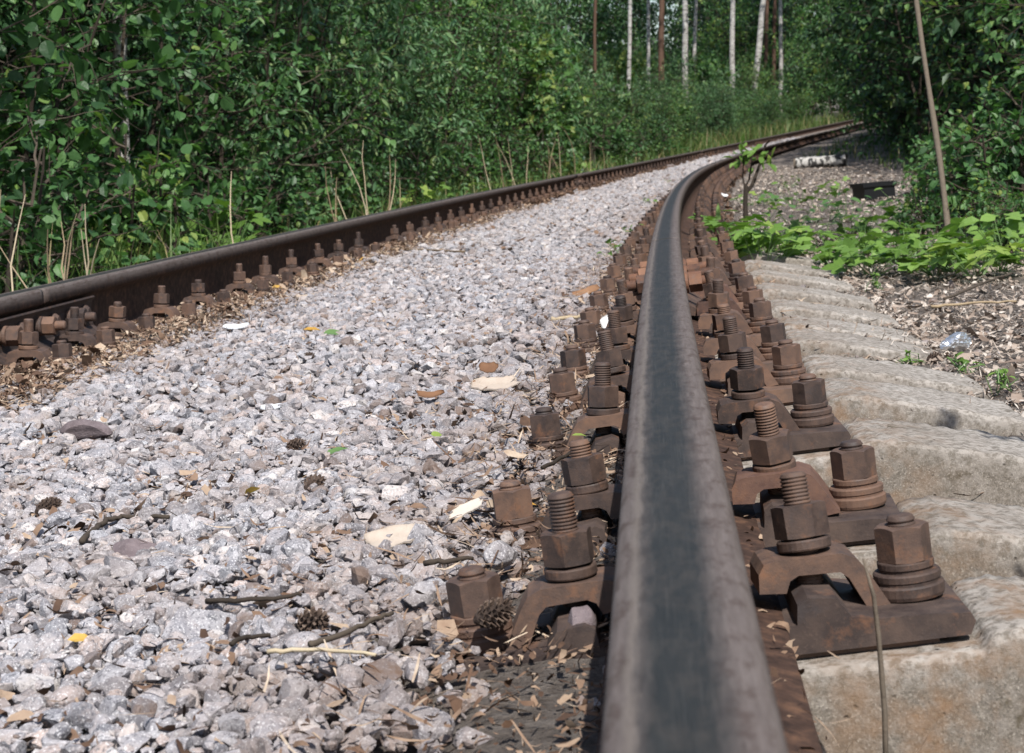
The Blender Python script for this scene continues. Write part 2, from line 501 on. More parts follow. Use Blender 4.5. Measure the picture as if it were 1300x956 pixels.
M_BIRCH = m_birch()
def m_log():
    t = NT('log_bark'); p = t.pos()
    n1 = t.noise(t.pos((13, 9, 7)), 1.0, 4, 0.6); n2 = t.noise(p, 40, 5, 0.7)
    c = t.ramp(n2, [(0.3, (0.30, 0.28, 0.25)), (0.6, (0.52, 0.50, 0.47)), (0.8, (0.64, 0.62, 0.58))])
    c = t.mix(t.ramp(n1, [(0.47, (0, 0, 0)), (0.53, (0.95,) * 3)]), c, (0.022, 0.02, 0.019))
    t.pbr(c, 0.8, t.bump(n2, 0.5, 0.01), 0, 0.3)
    return t.m


M_LOG = m_log()
M_PINE = m_tone('pine_bark', [(0, (0.04, 0.024, 0.018)), (0.5, (0.10, 0.058, 0.040)), (1, (0.19, 0.115, 0.078))], 0.9, 22, 0.9)

# ------------------------------------------------------------------ ground sheet
ss = np.concatenate([np.linspace(-12, 0.4, 10)[:-1], np.arange(0.4, 14, 0.06), np.arange(14, 40, 0.3), np.linspace(40, 260, 70)])
oo = np.concatenate([[-260, -120, -60, -30], np.arange(-16, -3.2, 0.8), np.arange(-3.2, -1.75, 0.12), np.arange(-1.75, 1.8, 0.04), np.arange(1.8, 6, 0.15), np.arange(6, 18, 1.0), [30, 60, 100, 160]])
S, O = np.meshgrid(ss, oo, indexing='ij')
gz = ground_z(S, O)
lump = rng.normal(0, 1, S.shape)
lump = (lump + np.roll(lump, 1, 0) + np.roll(lump, 1, 1) + np.roll(lump, (1, 1), (0, 1))) / 2
gz = gz + lump * 0.0035 * (np.abs(O) < 3)
V = W(S, O, gz).reshape(-1, 3)
nO = len(oo); I = np.arange((len(ss) - 1) * nO).reshape(len(ss) - 1, nO)[:, :-1].ravel()
Fq = np.stack([I, I + 1, I + nO + 1, I + nO], 1)[:, ::-1]
g = ob('ground', me_np('ground', V, [Fq], M_GROUND, None, True))
tag(g, 'brown soil with needles and dirt under the whole railway and forest', 'ground', None, 'structure')

# ------------------------------------------------------------------ rails
def rail_profile():
    hw = 0.0365
    half = [(0, 0.0), (0.012, -0.0001), (0.022, -0.0004), (0.0285, -0.0011), (0.0325, -0.0030), (0.0350, -0.0065), (hw, -0.015), (0.0372, -0.034), (0.0345, -0.037), (0.020, -0.0445), (0.0125, -0.052), (0.0095, -0.066),
            (0.009, -0.105), (0.0095, -0.138), (0.013, -0.153), (0.030, -0.1645), (0.060, -0.1755), (0.0735, -0.180), (0.075, -0.182), (0.075, -0.189), (0.0735, -0.191)]
    pts = [(-x, z) for x, z in half[::-1]] + half[1:]
    return np.array(pts)


RP = rail_profile()
INC = 0.05


def build_rail(off, s0, s1, label, rail_group):
    step = lambda s: 0.05 if s < 8 else (0.15 if s < 20 else 0.6)
    st = [s0]
    while st[-1] < s1 - 1e-6: st.append(min(s1, st[-1] + step(st[-1])))
    st = np.array(st); n = len(RP)
    tilt = -INC if off > -0.5 else INC
    x = RP[:, 0] * math.cos(tilt) - (RP[:, 1] + 0.0) * math.sin(-tilt) * 1.0
    # rotate about the head centre so the base swings outward
    x = RP[:, 0] * math.cos(tilt) + RP[:, 1] * math.sin(tilt)
    z = -RP[:, 0] * math.sin(tilt) + RP[:, 1] * math.cos(tilt)
    V = W(st[:, None], off + x[None, :], z[None, :]).reshape(-1, 3)
    k = len(st)
    f = []
    a = np.arange(k - 1)[:, None] * n; j = np.arange(n)[None, :]; j2 = (j + 1) % n
    Fq = np.stack([a + j, a + j2, a + n + j2, a + n + j], -1).reshape(-1, 4)
    lat = np.tile((RP[:, 0] + 0.0375) / 0.075, k)
    if off < -0.5: lat = 1 - lat
    top = np.tile(np.clip((RP[:, 1] + 0.034) / 0.022, 0, 1), k)
    capA = np.arange(n)[None, ::-1]; capB = (k - 1) * n + np.arange(n)[None, :]
    me = me_np('rail', V, [Fq, capA, capB], M_RAIL, {'lat': lat, 'top': top}, False)
    for p in me.polygons: p.use_smooth = len(p.vertices) == 4
    o = ob('rail', me)
    tag(o, label, 'rail', rail_group)
    return o


JOINTS = [4.72, 22.3, 42.2]
GR = 'steel rails of the curving track'
build_rail(0.0, 0.15, 4.716, 'rusty rail with grey worn top running away from the bottom edge of the picture', GR)
build_rail(0.0, 4.724, 22.296, 'rail of the right-hand line that swings round the bend beyond the orange bolted joint', GR)
build_rail(0.0, 22.304, 42.2, 'short-looking rail behind the little forked sapling, on the inside of the bend', GR)
build_rail(0.0, 42.208, 95, 'inside rail in forest shade at the far end of the track', GR)
LO = -1.595
build_rail(LO, 2.5, 4.716, 'stub of dark rail at the left picture edge, before the fishplate', GR)
build_rail(LO, 4.724, 22.296, 'long dark rail with rusty web crossing the picture below the bushes on the left', GR)
build_rail(LO, 22.304, 42.2, 'outer rail further along the bend between its two box-like rusty joints', GR)
build_rail(LO, 42.208, 95, 'outer rail in forest shade at the far end of the track', GR)

# ------------------------------------------------------------------ fastenings
def hexnut(af, h, ch=0.55, n=36):
    ang = np.arange(n) * 2 * PI / n
    r = (af / 2) / np.cos(((ang + PI / 6) % (PI / 3)) - PI / 6)
    zt = h - np.maximum(0, r - af / 2 * 1.01) * ch; zb = np.maximum(0, r - af / 2 * 1.01) * ch * 0.5
    ri = af / 2 * 0.985
    V = np.concatenate([np.stack([ri * np.cos(ang), ri * np.sin(ang), 0 * ang], 1), np.stack([r * np.cos(ang), r * np.sin(ang), zb], 1),
                        np.stack([r * np.cos(ang), r * np.sin(ang), zt], 1), np.stack([ri * np.cos(ang), ri * np.sin(ang), 0 * ang + h], 1),
                        np.stack([.3 * af * np.cos(ang), .3 * af * np.sin(ang), 0 * ang + h], 1)])
    f = []
    for i in range(4):
        for j in range(n):
            f.append((i * n + j, i * n + (j + 1) % n, (i + 1) * n + (j + 1) % n, (i + 1) * n + j))
    f.append(tuple(range(n - 1, -1, -1))); f.append(tuple(4 * n + j for j in range(n)))
    return V, f


def simple(name, V, f, m, smooth=False):
    mb = MB(); mb.add(V, f); return mb.mesh(name, m, smooth)


def thread_rings(r, z0, z1, pitch=0.0032):
    rings = [(r * .9, z0)]
    z = z0
    while z < z1 - pitch:
        rings += [(r * 0.89, z + pitch * .1), (r, z + pitch * .38), (r, z + pitch * .62), (r * 0.89, z + pitch * .95)]; z += pitch
    rings += [(r * .88, z1 - 0.001), (r * .72, z1)]
    return rings


def washer(ro, h, split=True):
    V, f = lathe([(ro * .97, 0), (ro, h * .15), (ro, h * .85), (ro * .97, h), (ro * .4, h)], 30)
    return V, f


ME = {}
ME['nut'] = simple('nut', *hexnut(0.0405, 0.030), M_RUST)
ME['nut2'] = simple('nut', *hexnut(0.0405, 0.028, 0.4), M_RUST)
ME['clampbolt'] = simple('clamp_bolt', *lathe(thread_rings(0.0117, -0.03, 0.068), 24), M_RUST, True)
ME['clampbolt2'] = simple('clamp_bolt', *lathe(thread_rings(0.0117, -0.03, 0.056), 24), M_RUST, True)
ME['anchorbolt'] = simple('anchor_bolt', *lathe(thread_rings(0.0122, -0.02, 0.070, 0.004), 24), M_RUST, True)
V1, f1 = lathe([(.026, 0), (.0295, .001), (.0305, .004), (.0305, .011), (.029, .0125), (.0275, .0128), (.0275, .0150), (.0285, .016), (.0285, .021), (.027, .0225), (.0225, .0228), (.0225, .025), (.024, .026), (.024, .0305), (.0235, .0315), (.012, .0315)], 30)
ME['washer'] = simple('washer', V1, f1, M_RUST)
ME['clampwasher'] = simple('washer', *washer(0.023, 0.009), M_RUST)

bm = bmesh.new()   # baseplate with its two ribs
prism(bm, [(-.225, -.002), (-.220, -.013), (.220, -.013), (.225, -.002), (.222, .005), (.19, .008), (.15, .009), (.126, .013), (.115, .030), (.092, .033), (.083, .028), (.081, .011), (-.081, .011), (-.083, .028), (-.092, .033), (-.115, .030), (-.126, .013), (-.15, .009), (-.19, .008), (-.222, .005)], -0.073, 0.073)
ME['plate'] = bm_mesh('baseplate', bm, M_PLATE, 0.003)
bm = bmesh.new()
prism(bm, [(-.195, -.018), (-.195, -.0133), (.195, -.0133), (.195, -.018)], -0.066, 0.066)
ME['pad'] = bm_mesh('rubber_pad', bm, M_PLATE, 0.001)
def clamp_mesh(y, k):
    bm = bmesh.new()
    prism(bm, [(.054, .032), (.055, .048), (.060, .056), (.070, .0585), (.126, .0585), (.138, .053), (.145, .043), (.163, .010), (.144, .008), (.130, .037), (.123, .043), (.088, .044), (.0805, .040), (.0765, .030)], -y, y)
    return bm_mesh('clamp', bm, k, 0.0028)
ME['clamp'] = clamp_mesh(0.031, M_RUST)
ME['clamp_orange'] = clamp_mesh(0.033, m_rust('red_brown_rust', (0.045, 0.024, 0.018), (0.100, 0.052, 0.038), (0.17, 0.092, 0.062), 70))

# far fastening: all in one mesh, for copies too small to show parts
def far_mesh():
    mb = MB()
    def addm(me, M):
        V = np.array([tuple(M @ v.co) for v in me.vertices]); mb.add(V, [tuple(p.vertices) for p in me.polygons])
    lowbolt = lathe([(.011, -.02), (.011, .06), (.008, .062)], 8)
    lownut = lathe([(.022, 0), (.0225, .028), (.018, .030)], 6)
    lowwash = lathe([(.03, 0), (.029, .012), (.024, .03)], 10)
    bm = bmesh.new(); prism(bm, [(-.226, -.018), (.226, -.018), (.226, .006), (.124, .013), (.114, .032), (.088, .033), (.082, .0), (-.082, 0), (-.088, .033), (-.114, .032), (-.124, .013), (-.226, .006)], -.073, .073)
    me = bm_mesh('x', bm, M_RUST); addm(me, Matrix())
    for sx in (1, -1):
        bm = bmesh.new(); prism(bm, [(.055 * sx, .032), (.06 * sx, .056), (.13 * sx, .0585), (.143 * sx, .045), (.16 * sx, .012), (.142 * sx, .010), (.126 * sx, .042), (.08 * sx, .044), (.0755 * sx, .03)], -.03, .03)
        addm(bm_mesh('x', bm, M_RUST), Matrix())
        for (V, f), x, z in ((lowbolt, .1, .068), (lownut, .1, .068), (lowbolt, .183, .012), (lownut, .183, .042), (lowwash, .183, .01)):
            mb.add(np.asarray(V) + (x * sx, 0, z), f)
    return mb.mesh('rail_fastening', M_RUST)


ME['far'] = far_mesh()

ORD = ['first', 'second', 'third', 'fourth', 'fifth', 'sixth', 'seventh', 'eighth', 'ninth', 'tenth', 'eleventh', 'twelfth', 'thirteenth', 'fourteenth', 'fifteenth', 'sixteenth', 'seventeenth', 'eighteenth', 'nineteenth', 'twentieth']
SL = [1.63, 2.045, 2.645, 3.13, 3.50, 4.01, 4.34, 4.83, 5.42, 6.0, 6.57, 7.2, 7.75, 8.3, 8.98, 9.55]
while SL[-1] < 62: SL.append(SL[-1] + 0.555 + random.uniform(-0.03, 0.03))


def frame_at(s, off, tilt, yaw=0.0):
    """rotation matrix of the rail seat: x to the right, y along the track"""
    th = s / R_CURVE
    slope = float(prof(s + .5) - prof(s - .5))
    rz = Matrix.Rotation(-th + yaw, 3, 'Z')
    return rz @ Matrix.Rotation(math.atan(slope), 3, 'X') @ Matrix.Rotation(tilt, 3, 'Y')


def place_fastening(s, off, label, group, parts=True, yaw=0.0, clampm='clamp'):
    tilt = -INC if off > -0.5 else INC          # rotation about Y: outer side up
    R = frame_at(s, off, tilt, yaw)
    p = Vector(W(s, off, 0.0)) + frame_at(s, off, tilt) @ Vector((0, 0, -0.1915 if off > -.5 else -0.1790))
    if not parts:
        o = ob('rail_fastening', ME['far'])
        o.matrix_world = Matrix.Translation(p) @ R.to_4x4()
        tag(o, label, 'rail fastening', group)
        return o
    e = empty('rail_fastening', p, R, label=label, cat='rail fastening', group=group)
    ob('baseplate', ME['plate'], e); ob('rubber_pad', ME['pad'], e)
    for sx in (1, -1):
        c = ob('clamp', ME[clampm if sx > 0 else 'clamp'], e)
        c.rotation_euler = (random.uniform(-.03, .03), random.uniform(-.02, .02), (0 if sx > 0 else PI) + random.uniform(-.05, .05))
        c.location = (0, random.uniform(-.008, .008), 0)
        b = ob('clamp_bolt', ME[random.choice(('clampbolt', 'clampbolt', 'clampbolt2'))], e)
        b.location = (0.1 * sx, c.location.y, 0.0585 + random.uniform(-.003, .006))
        b.rotation_euler = (random.uniform(-.10, .04), (-.06 if off > -.5 else 0.02) + random.uniform(-.08, .08), random.uniform(0, 6))
        w = ob('washer', ME['clampwasher'], b); w.location = (0, 0, 0.0 - (b.location.z - .0585) + .0005)
        w2 = ob('nut', ME['nut2'], b); w2.location = (0, 0, 0.0105 - (b.location.z - .0585) + random.uniform(0, .004)); w2.rotation_euler.z = random.uniform(0, 6)
        a = ob('anchor_bolt', ME['anchorbolt'], e)
        a.location = (0.183 * sx, random.uniform(-.006, .006), 0.0085); a.rotation_euler = (random.uniform(-.03, .03), random.uniform(-.03, .03), random.uniform(0, 6))
        w = ob('washer', ME['washer'], a); w.location = (0, 0, 0.0)
        n_ = ob('nut', ME['nut'], a); n_.location = (0, 0, 0.0315); n_.rotation_euler.z = random.uniform(0, 6)
    return e


GF = 'bolted rail fastenings along the right-hand rail'
GL = 'bolted rail fastenings along the left-hand rail'
yaws = {}
for i, s in enumerate(SL):
    yaws[i] = random.uniform(-.03, .03) + (0.035 if i == 0 else 0)
    near = s < 9.2
    if s < 30:
        if i == 0: lab = 'big rusty rail fastening nearest the camera, behind the upright twig'
        elif near: lab = '%s rusty rail fastening from the camera along the right rail' % ORD[i]
        else: lab = 'small rusty rail fastening in the far row under the bend of the right rail'
        place_fastening(s, 0.0, lab, GF, near, yaws[i], 'clamp_orange' if i in (1, 6, 7) else 'clamp')
    if i >= 12 and s > 9.6:
        k = 99
        near = s < 13
        if near: lab = 'rail fastening in the litter of the left rail, just before the smaller far row'
        elif near: lab = '%s rail fastening from the left picture edge along the left rail, half buried in brown litter' % ORD[k]
        else: lab = 'tiny rusty rail fastening in the receding row along the left rail'
        place_fastening(s, LO, lab, GL, near, 0.0)

for k, px in enumerate([42, 100, 154, 209, 256, 308, 341, 374, 408, 433, 458]):
    s = s_at(px, LO + .105, 3, 20, -.12)
    place_fastening(s, LO, '%s rusty fastening from the left picture edge along the left rail' % ORD[k], GL, True)

# ------------------------------------------------------------------ rail joints
def fishplate_mesh(length=0.8):
    bm = bmesh.new()
    prism(bm, [(.0105, -.060), (.0345, -.0475), (.0375, -.052), (.030, -.062), (.026, -.075), (.0255, -.105), (.030, -.128), (.066, -.152), (.073, -.160), (.066, -.1645), (.040, -.158), (.012, -.139)], -length / 2, length / 2)
    return bm_mesh('fishplate', bm, M_RUST, 0.0025)


FP = fishplate_mesh()
V, f = lathe([(.017, 0), (.0195, .002), (.0195, .009), (.0225, .0095), (.0245, .011), (.0245, .017), (.0225, .0185)], 24)
ME['spring'] = simple('spring_washer', V, f, M_RUST_ORANGE)
ME['jbolt'] = simple('joint_bolt', *lathe(thread_rings(0.0125, -.03, .075), 20), M_RUST_ORANGE, True)
ME['jnut'] = simple('nut', *hexnut(0.042, 0.030), M_RUST_ORANGE)
V, f = lathe([(.020, 0), (.022, .003), (.021, .012), (.014, .020)], 24)
ME['jhead'] = simple('bolt_head', V, f, M_RUST)


def rail_joint(s, off, label, orange=True):
    tilt = -INC if off > -.5 else INC
    R = frame_at(s, off, tilt)
    e = empty('rail_joint', Vector(W(s, off, 0)), R, label=label, cat='rail joint', group='bolted joints between rail lengths')
    for sx in (1, -1):
        fp = ob('fishplate', FP, e); fp.rotation_euler.z = 0 if sx > 0 else PI
    for i, y in enumerate((-.32, -.19, -.06, .06, .19, .32)):
        sx = 1 if i % 2 == 0 else -1
        b = ob('joint_bolt', ME['jbolt'], e); b.location = (.026 * sx, y, -.09); b.rotation_euler = (0, PI / 2 * sx, 0)
        w = ob('spring_washer', ME['spring'], b)
        n_ = ob('nut', ME['jnut'], b); n_.location = (0, 0, .0195); n_.rotation_euler.z = random.uniform(0, 6)
        h = ob('bolt_head', ME['jhead'], e); h.location = (-.0262 * sx, y, -.09); h.rotation_euler = (0, -PI / 2 * sx, 0)
    if not orange:
        for c in e.children_recursive: 
            if c.type == 'MESH' and c.name.split('.')[0] != 'fishplate': c.data = PLAIN[c.data.name]
    return e


PLAIN = {}
for k_ in ('spring', 'jbolt', 'jnut', 'jhead'):
    d_ = ME[k_].copy(); d_.materials.clear(); d_.materials.append(M_RUST); PLAIN[ME[k_].name] = d_

rail_joint(JOINTS[0], 0.0, 'orange rusted rail joint with bolts sticking out of the right rail')
rail_joint(JOINTS[0] + .02, LO, 'rusty bolted rail joint on the left rail at the picture edge', False)
rail_joint(JOINTS[1], LO, 'small box-like rusty joint half way along the left rail', False)
rail_joint(JOINTS[2], LO, 'farthest rusty joint on the left rail where the shade begins', False)

# ------------------------------------------------------------------ sleepers
def sleeper(i, s, label):
    r = np.random.default_rng(100 + i)
    o = np.concatenate([np.linspace(-2.147, -0.40, 30), np.linspace(-0.36, 0.222, 48), np.linspace(.227, .30, 26), np.linspace(.305, .552, 40)])
    tzs = np.interp(o, [-2.15, -2.05, -1.85, -1.828, -1.595, -1.35, -1.0, -.60, -.25, 0.0, .2365, .2445, .262, .29, .44, .548, .552],
                    [-.285, -.25, -.178, -.2015, -.2135, -.226, -.268, -.268, -.226, -.2115, -.1995, -.190, -.1855, -.187, -.218, -.246, -.262])
    prf = np.array([(-.138, -.17), (-.124, -.10), (-.115, -.065), (-.107, -.030), (-.101, -.006), (-.097, -.0005), (-.082, .0), (-.05, 0.001), (-.025, .001), (0, .0015), (.025, .001), (.05, .001), (.082, 0), (.097, -.0005), (.101, -.006), (.107, -.030), (.115, -.065), (.124, -.10), (.138, -.17)])
    k, n = len(o), len(prf)
    seat = np.exp(-((np.abs(o + .7975) - .7975) / .26) ** 4)
    nz = r.normal(0, 1, (k, n)); nz = (nz + np.roll(nz, 1, 0) + np.roll(nz, -1, 0) + np.roll(nz, 1, 1)) / 2
    lo = r.normal(0, 1, (k // 8 + 2, n // 4 + 2)); lo = np.kron(lo, np.ones((8, 4)))[:k, :n]
    for _ in range(3): lo = (lo + np.roll(lo, 1, 0) + np.roll(lo, -1, 0) + np.roll(lo, 1, 1) + np.roll(lo, -1, 1)) / 5
    y = prf[None, :, 0] * (1.22 if i >= 3 else (1.1 if i == 2 else 1.0)) * (1 + .05 * (1 - seat[:, None])) + lo * .0016 * (1 - seat[:, None])
    z = tzs[:, None] + prf[None, :, 1] + (nz * .0011 + lo * .0004) * (1 - .8 * seat[:, None])
    yaw = yaws[i]
    O2 = o[:, None] + np.zeros((1, n))
    so_ = s + y + O2 * math.sin(yaw)
    V = W(so_, O2, z).reshape(-1, 3)
    a = np.arange(k - 1)[:, None] * n; j = np.arange(n - 1)[None, :]
    Fq = np.stack([a + j, a + n + j, a + n + j + 1, a + j + 1], -1).reshape(-1, 4)
    caps = [np.arange(n)[None, :], ((k - 1) * n + np.arange(n))[None, ::-1]]
    st = np.exp(-((np.abs(O2 + .7975) - 1.05) / .09) ** 2) * r.uniform(.4, 1) + .5 * np.exp(-((np.abs(O2 + .7975) - .95) / .12) ** 2)
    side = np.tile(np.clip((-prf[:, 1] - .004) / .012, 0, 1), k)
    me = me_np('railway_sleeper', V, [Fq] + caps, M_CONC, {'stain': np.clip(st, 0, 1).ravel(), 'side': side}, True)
    sh = np.zeros(len(me.edges), bool); ev = np.empty(len(me.edges) * 2, np.int32); me.edges.foreach_get('vertices', ev); ev = ev.reshape(-1, 2)
    for q in (4, 14): sh |= ((ev % n) == q).all(1)
    at2 = me.attributes.new('sharp_edge', 'BOOLEAN', 'EDGE') if 'sharp_edge' not in me.attributes else me.attributes['sharp_edge']
    at2.data.foreach_set('value', sh)
    ob_ = ob('railway_sleeper', me)
    tag(ob_, label, 'railway sleeper', 'concrete sleepers under the rails')


SLAB = ['concrete sleeper nearest the camera, rust stained beside the biggest fastening', 'second concrete sleeper from the camera, with tree shade on its right end',
        'third concrete sleeper from the camera, with dark moss on its edge', 'fourth concrete sleeper from the camera, its end by the brown litter', 'fifth concrete sleeper from the camera, below the crumpled foil',
        'sixth concrete sleeper from the camera, beside the crumpled foil', 'seventh concrete sleeper from the camera, sinking into leaf litter', 'eighth concrete sleeper from the camera, nearest the bright seedlings',
        'ninth concrete sleeper from the camera, below the maple seedlings', 'tenth concrete sleeper, under the broadest maple seedling clump', 'eleventh concrete sleeper, mostly buried behind the seedlings', 'twelfth concrete sleeper, a buried stripe of concrete by the forked sapling']
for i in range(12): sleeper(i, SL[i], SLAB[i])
# ------------------------------------------------------------------ crushed stone
def ico(sub):
    bm = bmesh.new(); bmesh.ops.create_icosphere(bm, subdivisions=sub, radius=1.0)
    bm.verts.ensure_lookup_table()
    V = np.array([v.co[:] for v in bm.verts]); Fc = np.array([[v.index for v in f.verts] for f in bm.faces]); bm.free()
    return V, Fc


def stone_protos(sub, n, r):
    V0, Fc = ico(sub); out = []
    for _ in range(n):
        V = V0.copy()
        for _ in range(r.integers(8, 12)):
            d = r.normal(0, 1, 3); d /= np.linalg.norm(d); k = r.uniform(.40, .80)
            e = V @ d - k
            V -= np.clip(e, 0, None)[:, None] * d
        V += r.normal(0, .008, V.shape)
        V *= np.array([1.0, r.uniform(.6, .95), r.uniform(.42, .78)])
        V /= np.abs(V).max()
        out.append(V)
    return np.array(out), Fc


def rot_random(n, r, tilt=0.35):
    """random yaw and a limited tilt: stones lie on their flat sides"""
    a = r.uniform(0, 2 * PI, n); b = r.normal(0, tilt, n); c = r.normal(0, tilt, n)
    ca, sa, cb, sb, cc, sc_ = np.cos(a), np.sin(a), np.cos(b), np.sin(b), np.cos(c), np.sin(c)
    Rz = np.zeros((n, 3, 3)); Rz[:, 0, 0] = ca; Rz[:, 0, 1] = -sa; Rz[:, 1, 0] = sa; Rz[:, 1, 1] = ca; Rz[:, 2, 2] = 1
    Rx = np.zeros((n, 3, 3)); Rx[:, 0, 0] = 1; Rx[:, 1, 1] = cb; Rx[:, 1, 2] = -sb; Rx[:, 2, 1] = sb; Rx[:, 2, 2] = cb
    Ry = np.zeros((n, 3, 3)); Ry[:, 1, 1] = 1; Ry[:, 0, 0] = cc; Ry[:, 0, 2] = sc_; Ry[:, 2, 0] = -sc_; Ry[:, 2, 2] = cc
    return Rz @ Rx @ Ry


def bed_z(s, o):
    """top of the stone bed between the rails, lower and dirtier next to the rails"""
    m = np.clip(np.minimum((-o - .11) / .07, (o + 1.58) / .04), 0, 1)
    return -.203 + .036 * m - .006 * np.clip((o + .3) / .1, 0, 1) + .008 * np.sin(s * 1.9 + o * 4) * np.sin(o * 6.1 - s * .7)


def jitter_grid(s0, s1, o0, o1, cell, r):
    a = np.arange(s0, s1, cell); b = np.arange(o0, o1, cell)
    A, B = np.meshgrid(a, b, indexing='ij'); A = A.ravel(); B = B.ravel()
    return A + r.uniform(-.5, .5, len(A)) * cell, B + r.uniform(-.5, .5, len(B)) * cell


def in_view(P, m=60):
    d = P - CAM
    x = d @ np.array([L_[0], T_[0], N_[0]]); y = d @ np.array([L_[1], T_[1], N_[1]]); z = d @ np.array([L_[2], T_[2], N_[2]])
    z = np.where(np.abs(z) < .05, .05, z)
    px = 650 + F * x / z; py = 433 + F * y / z
    return (z > .2) & (px > -m * 5) & (px < 1300 + m * 5) & (py < 956 + m * 4)


def stones(name, batches, m, label, cat):
    Vs, Fs, Ts, Ds, n = [], [], [], [], 0
    for (s, o, z, size, protos, tone, tilt) in batches:
        P = W(s, o, z); k = in_view(P)
        dirt = np.clip(1.15 - np.minimum(-o - .05, o + 1.56) / .36, 0, 1) * rng.uniform(.2, 1, len(o)) + .75 * (rng.uniform(0, 1, len(o)) < .06)
        P, size, tone, dirt = P[k], size[k], tone[k], np.clip(dirt[k], 0, 1); cnt = len(P)
        if cnt == 0: continue
        pv, pf = protos
        idx = rng.integers(0, len(pv), cnt)
        R = rot_random(cnt, rng, tilt)
        V = np.einsum('nij,nkj->nki', R, pv[idx]) * size[:, None, None] + P[:, None, :]
        nv = pv.shape[1]
        Vs.append(V.reshape(-1, 3)); Fs.append((pf[None] + (np.arange(cnt) * nv)[:, None, None] + n).reshape(-1, pf.shape[1])); Ts.append(np.repeat(tone, nv)); Ds.append(np.repeat(dirt, nv)); n += cnt * nv
    me = me_np(name, np.concatenate(Vs), [np.concatenate(Fs)], m, {'tone': np.concatenate(Ts), 'dirt': np.concatenate(Ds)}, False)
    o = ob(name, me); tag(o, label, cat, None, 'stuff')
    return o


P3 = stone_protos(3, 10, rng); P2 = stone_protos(2, 40, rng); P1 = stone_protos(1, 40, rng)
B = []
def batch(s0, s1, cell, smin, smax, protos, lift, tilt=.4, keep=1.0, o0=-1.52, o1=-.09):
    s, o = jitter_grid(s0, s1, o0, o1, cell, rng)
    edge = np.minimum((-o - .085) / .17, (o + 1.50) / .34) + .12 * np.sin(s * 3.1) * np.sin(s * 1.3 + 1)
    k = (rng.uniform(0, 1, len(s)) < keep) & (rng.uniform(0, 1, len(s)) < np.clip(edge ** 1.5 if False else np.clip(edge, 0, 1) ** 1.6, .04, 1))
    s, o = s[k], o[k]
    size = smin + (smax - smin) * rng.beta(1.6, 2.6, len(s))
    z = bed_z(s, o) - size * .25 + rng.uniform(-.008, lift, len(s))
    B.append((s, o, z, size, protos, rng.uniform(0, 1, len(s)), tilt))

batch(.85, 3.0, .0205, .008, .021, P2, .006)
batch(.85, 3.0, .050, .015, .029, P3, .009, .28, .7)
batch(.85, 3.0, .0130, .003, .009, P1, .005)
batch(3.0, 8.0, .0245, .010, .023, P1, .007)
batch(3.0, 8.0, .08, .018, .032, P2, .006, .25, .6)
batch(8.0, 16.0, .038, .016, .032, P1, .010)
batch(16., 34., .062, .026, .046, P1, .014)
batch(34., 62., .16, .05, .09, P1, .02)
stones('gravel', B, M_STONE, 'pale grey granite gravel filling the track between the two rails', 'gravel')
# stray stones and chippings on the sleeper side and in the debris
B = []
def stray(n, s0, s1, o0, o1, smin, smax, zf, protos):
    s = rng.uniform(s0, s1, n); o = rng.uniform(o0, o1, n); size = rng.uniform(smin, smax, n) 
    B.append((s, o, zf(s, o) + size * .2, size, protos, rng.uniform(0, 1, n), .5))
stray(420, 1.0, 6, -.10, .12, .004, .012, lambda s, o: ground_z(s, o), P1)
stray(500, 4, 20, .3, 2.2, .006, .02, lambda s, o: ground_z(s, o), P1)
stray(700, 1.0, 9, .1, .7, .003, .008, lambda s, o: ground_z(s, o), P1)
stray(600, 3, 25, -1.62, -1.40, .006, .016, lambda s, o: bed_z(s, o), P1)
stones('stone_chippings', B, M_STONE, 'loose stone chips scattered among the litter beside the rails', 'stone chips')

# ------------------------------------------------------------------ leaf litter
def flakes(name, specs, label, cat, m=None):
    """specs: (s, o, z, kind) arrays -> small curled scraps and needles in one mesh"""
    Vs, Fs, Ts, n = [], [], [], 0
    for (s, o, z, lmin, lmax, wr, tone0, tone1, tilt) in specs:
        P = W(s, o, z); k = in_view(P); P = P[k]; c = len(P)
        if not c: continue
        l = rng.uniform(lmin, lmax, c); w = l * rng.uniform(wr[0], wr[1], c)
        # 3 x 2 strip with a curl and ragged outline
        u = np.array([-.5, -.5, -.12, -.1, .2, .22, .5, .5]); v = np.array([-.3, .35, -.5, .5, -.45, .5, -.15, .2])
        U = u[None] + rng.normal(0, .07, (c, 8)); Vv = v[None] + rng.normal(0, .1, (c, 8))
        curl = rng.normal(0, .5, c)[:, None]; curl2 = rng.normal(0, .5, c)[:, None]
        X = U * l[:, None]; Y = Vv * w[:, None]; Z = curl * U * U * l[:, None] + curl2 * Vv * Vv * w[:, None]
        R = rot_random(c, rng, tilt)
        V = np.einsum('nij,nkj->nki', R, np.stack([X, Y, Z], -1)) + P[:, None]
        Fq = np.array([[0, 2, 3, 1], [2, 4, 5, 3], [4, 6, 7, 5]])
        Vs.append(V.reshape(-1, 3)); Fs.append((Fq[None] + (np.arange(c) * 8)[:, None, None] + n).reshape(-1, 4)); n += c * 8
        Ts.append(np.repeat(rng.uniform(tone0, tone1, c), 8))
    me = me_np(name, np.concatenate(Vs), [np.concatenate(Fs)], m or M_LITTER, {'tone': np.concatenate(Ts)}, True)
    o = ob(name, me); tag(o, label, cat, None, 'stuff'); return o


def spread(n, s0, s1, o0, o1, zf, power=1.0):
    s = s0 + (s1 - s0) * rng.uniform(0, 1, n) ** power
    o = rng.uniform(o0, o1, n)
    return s, o, zf(s, o)


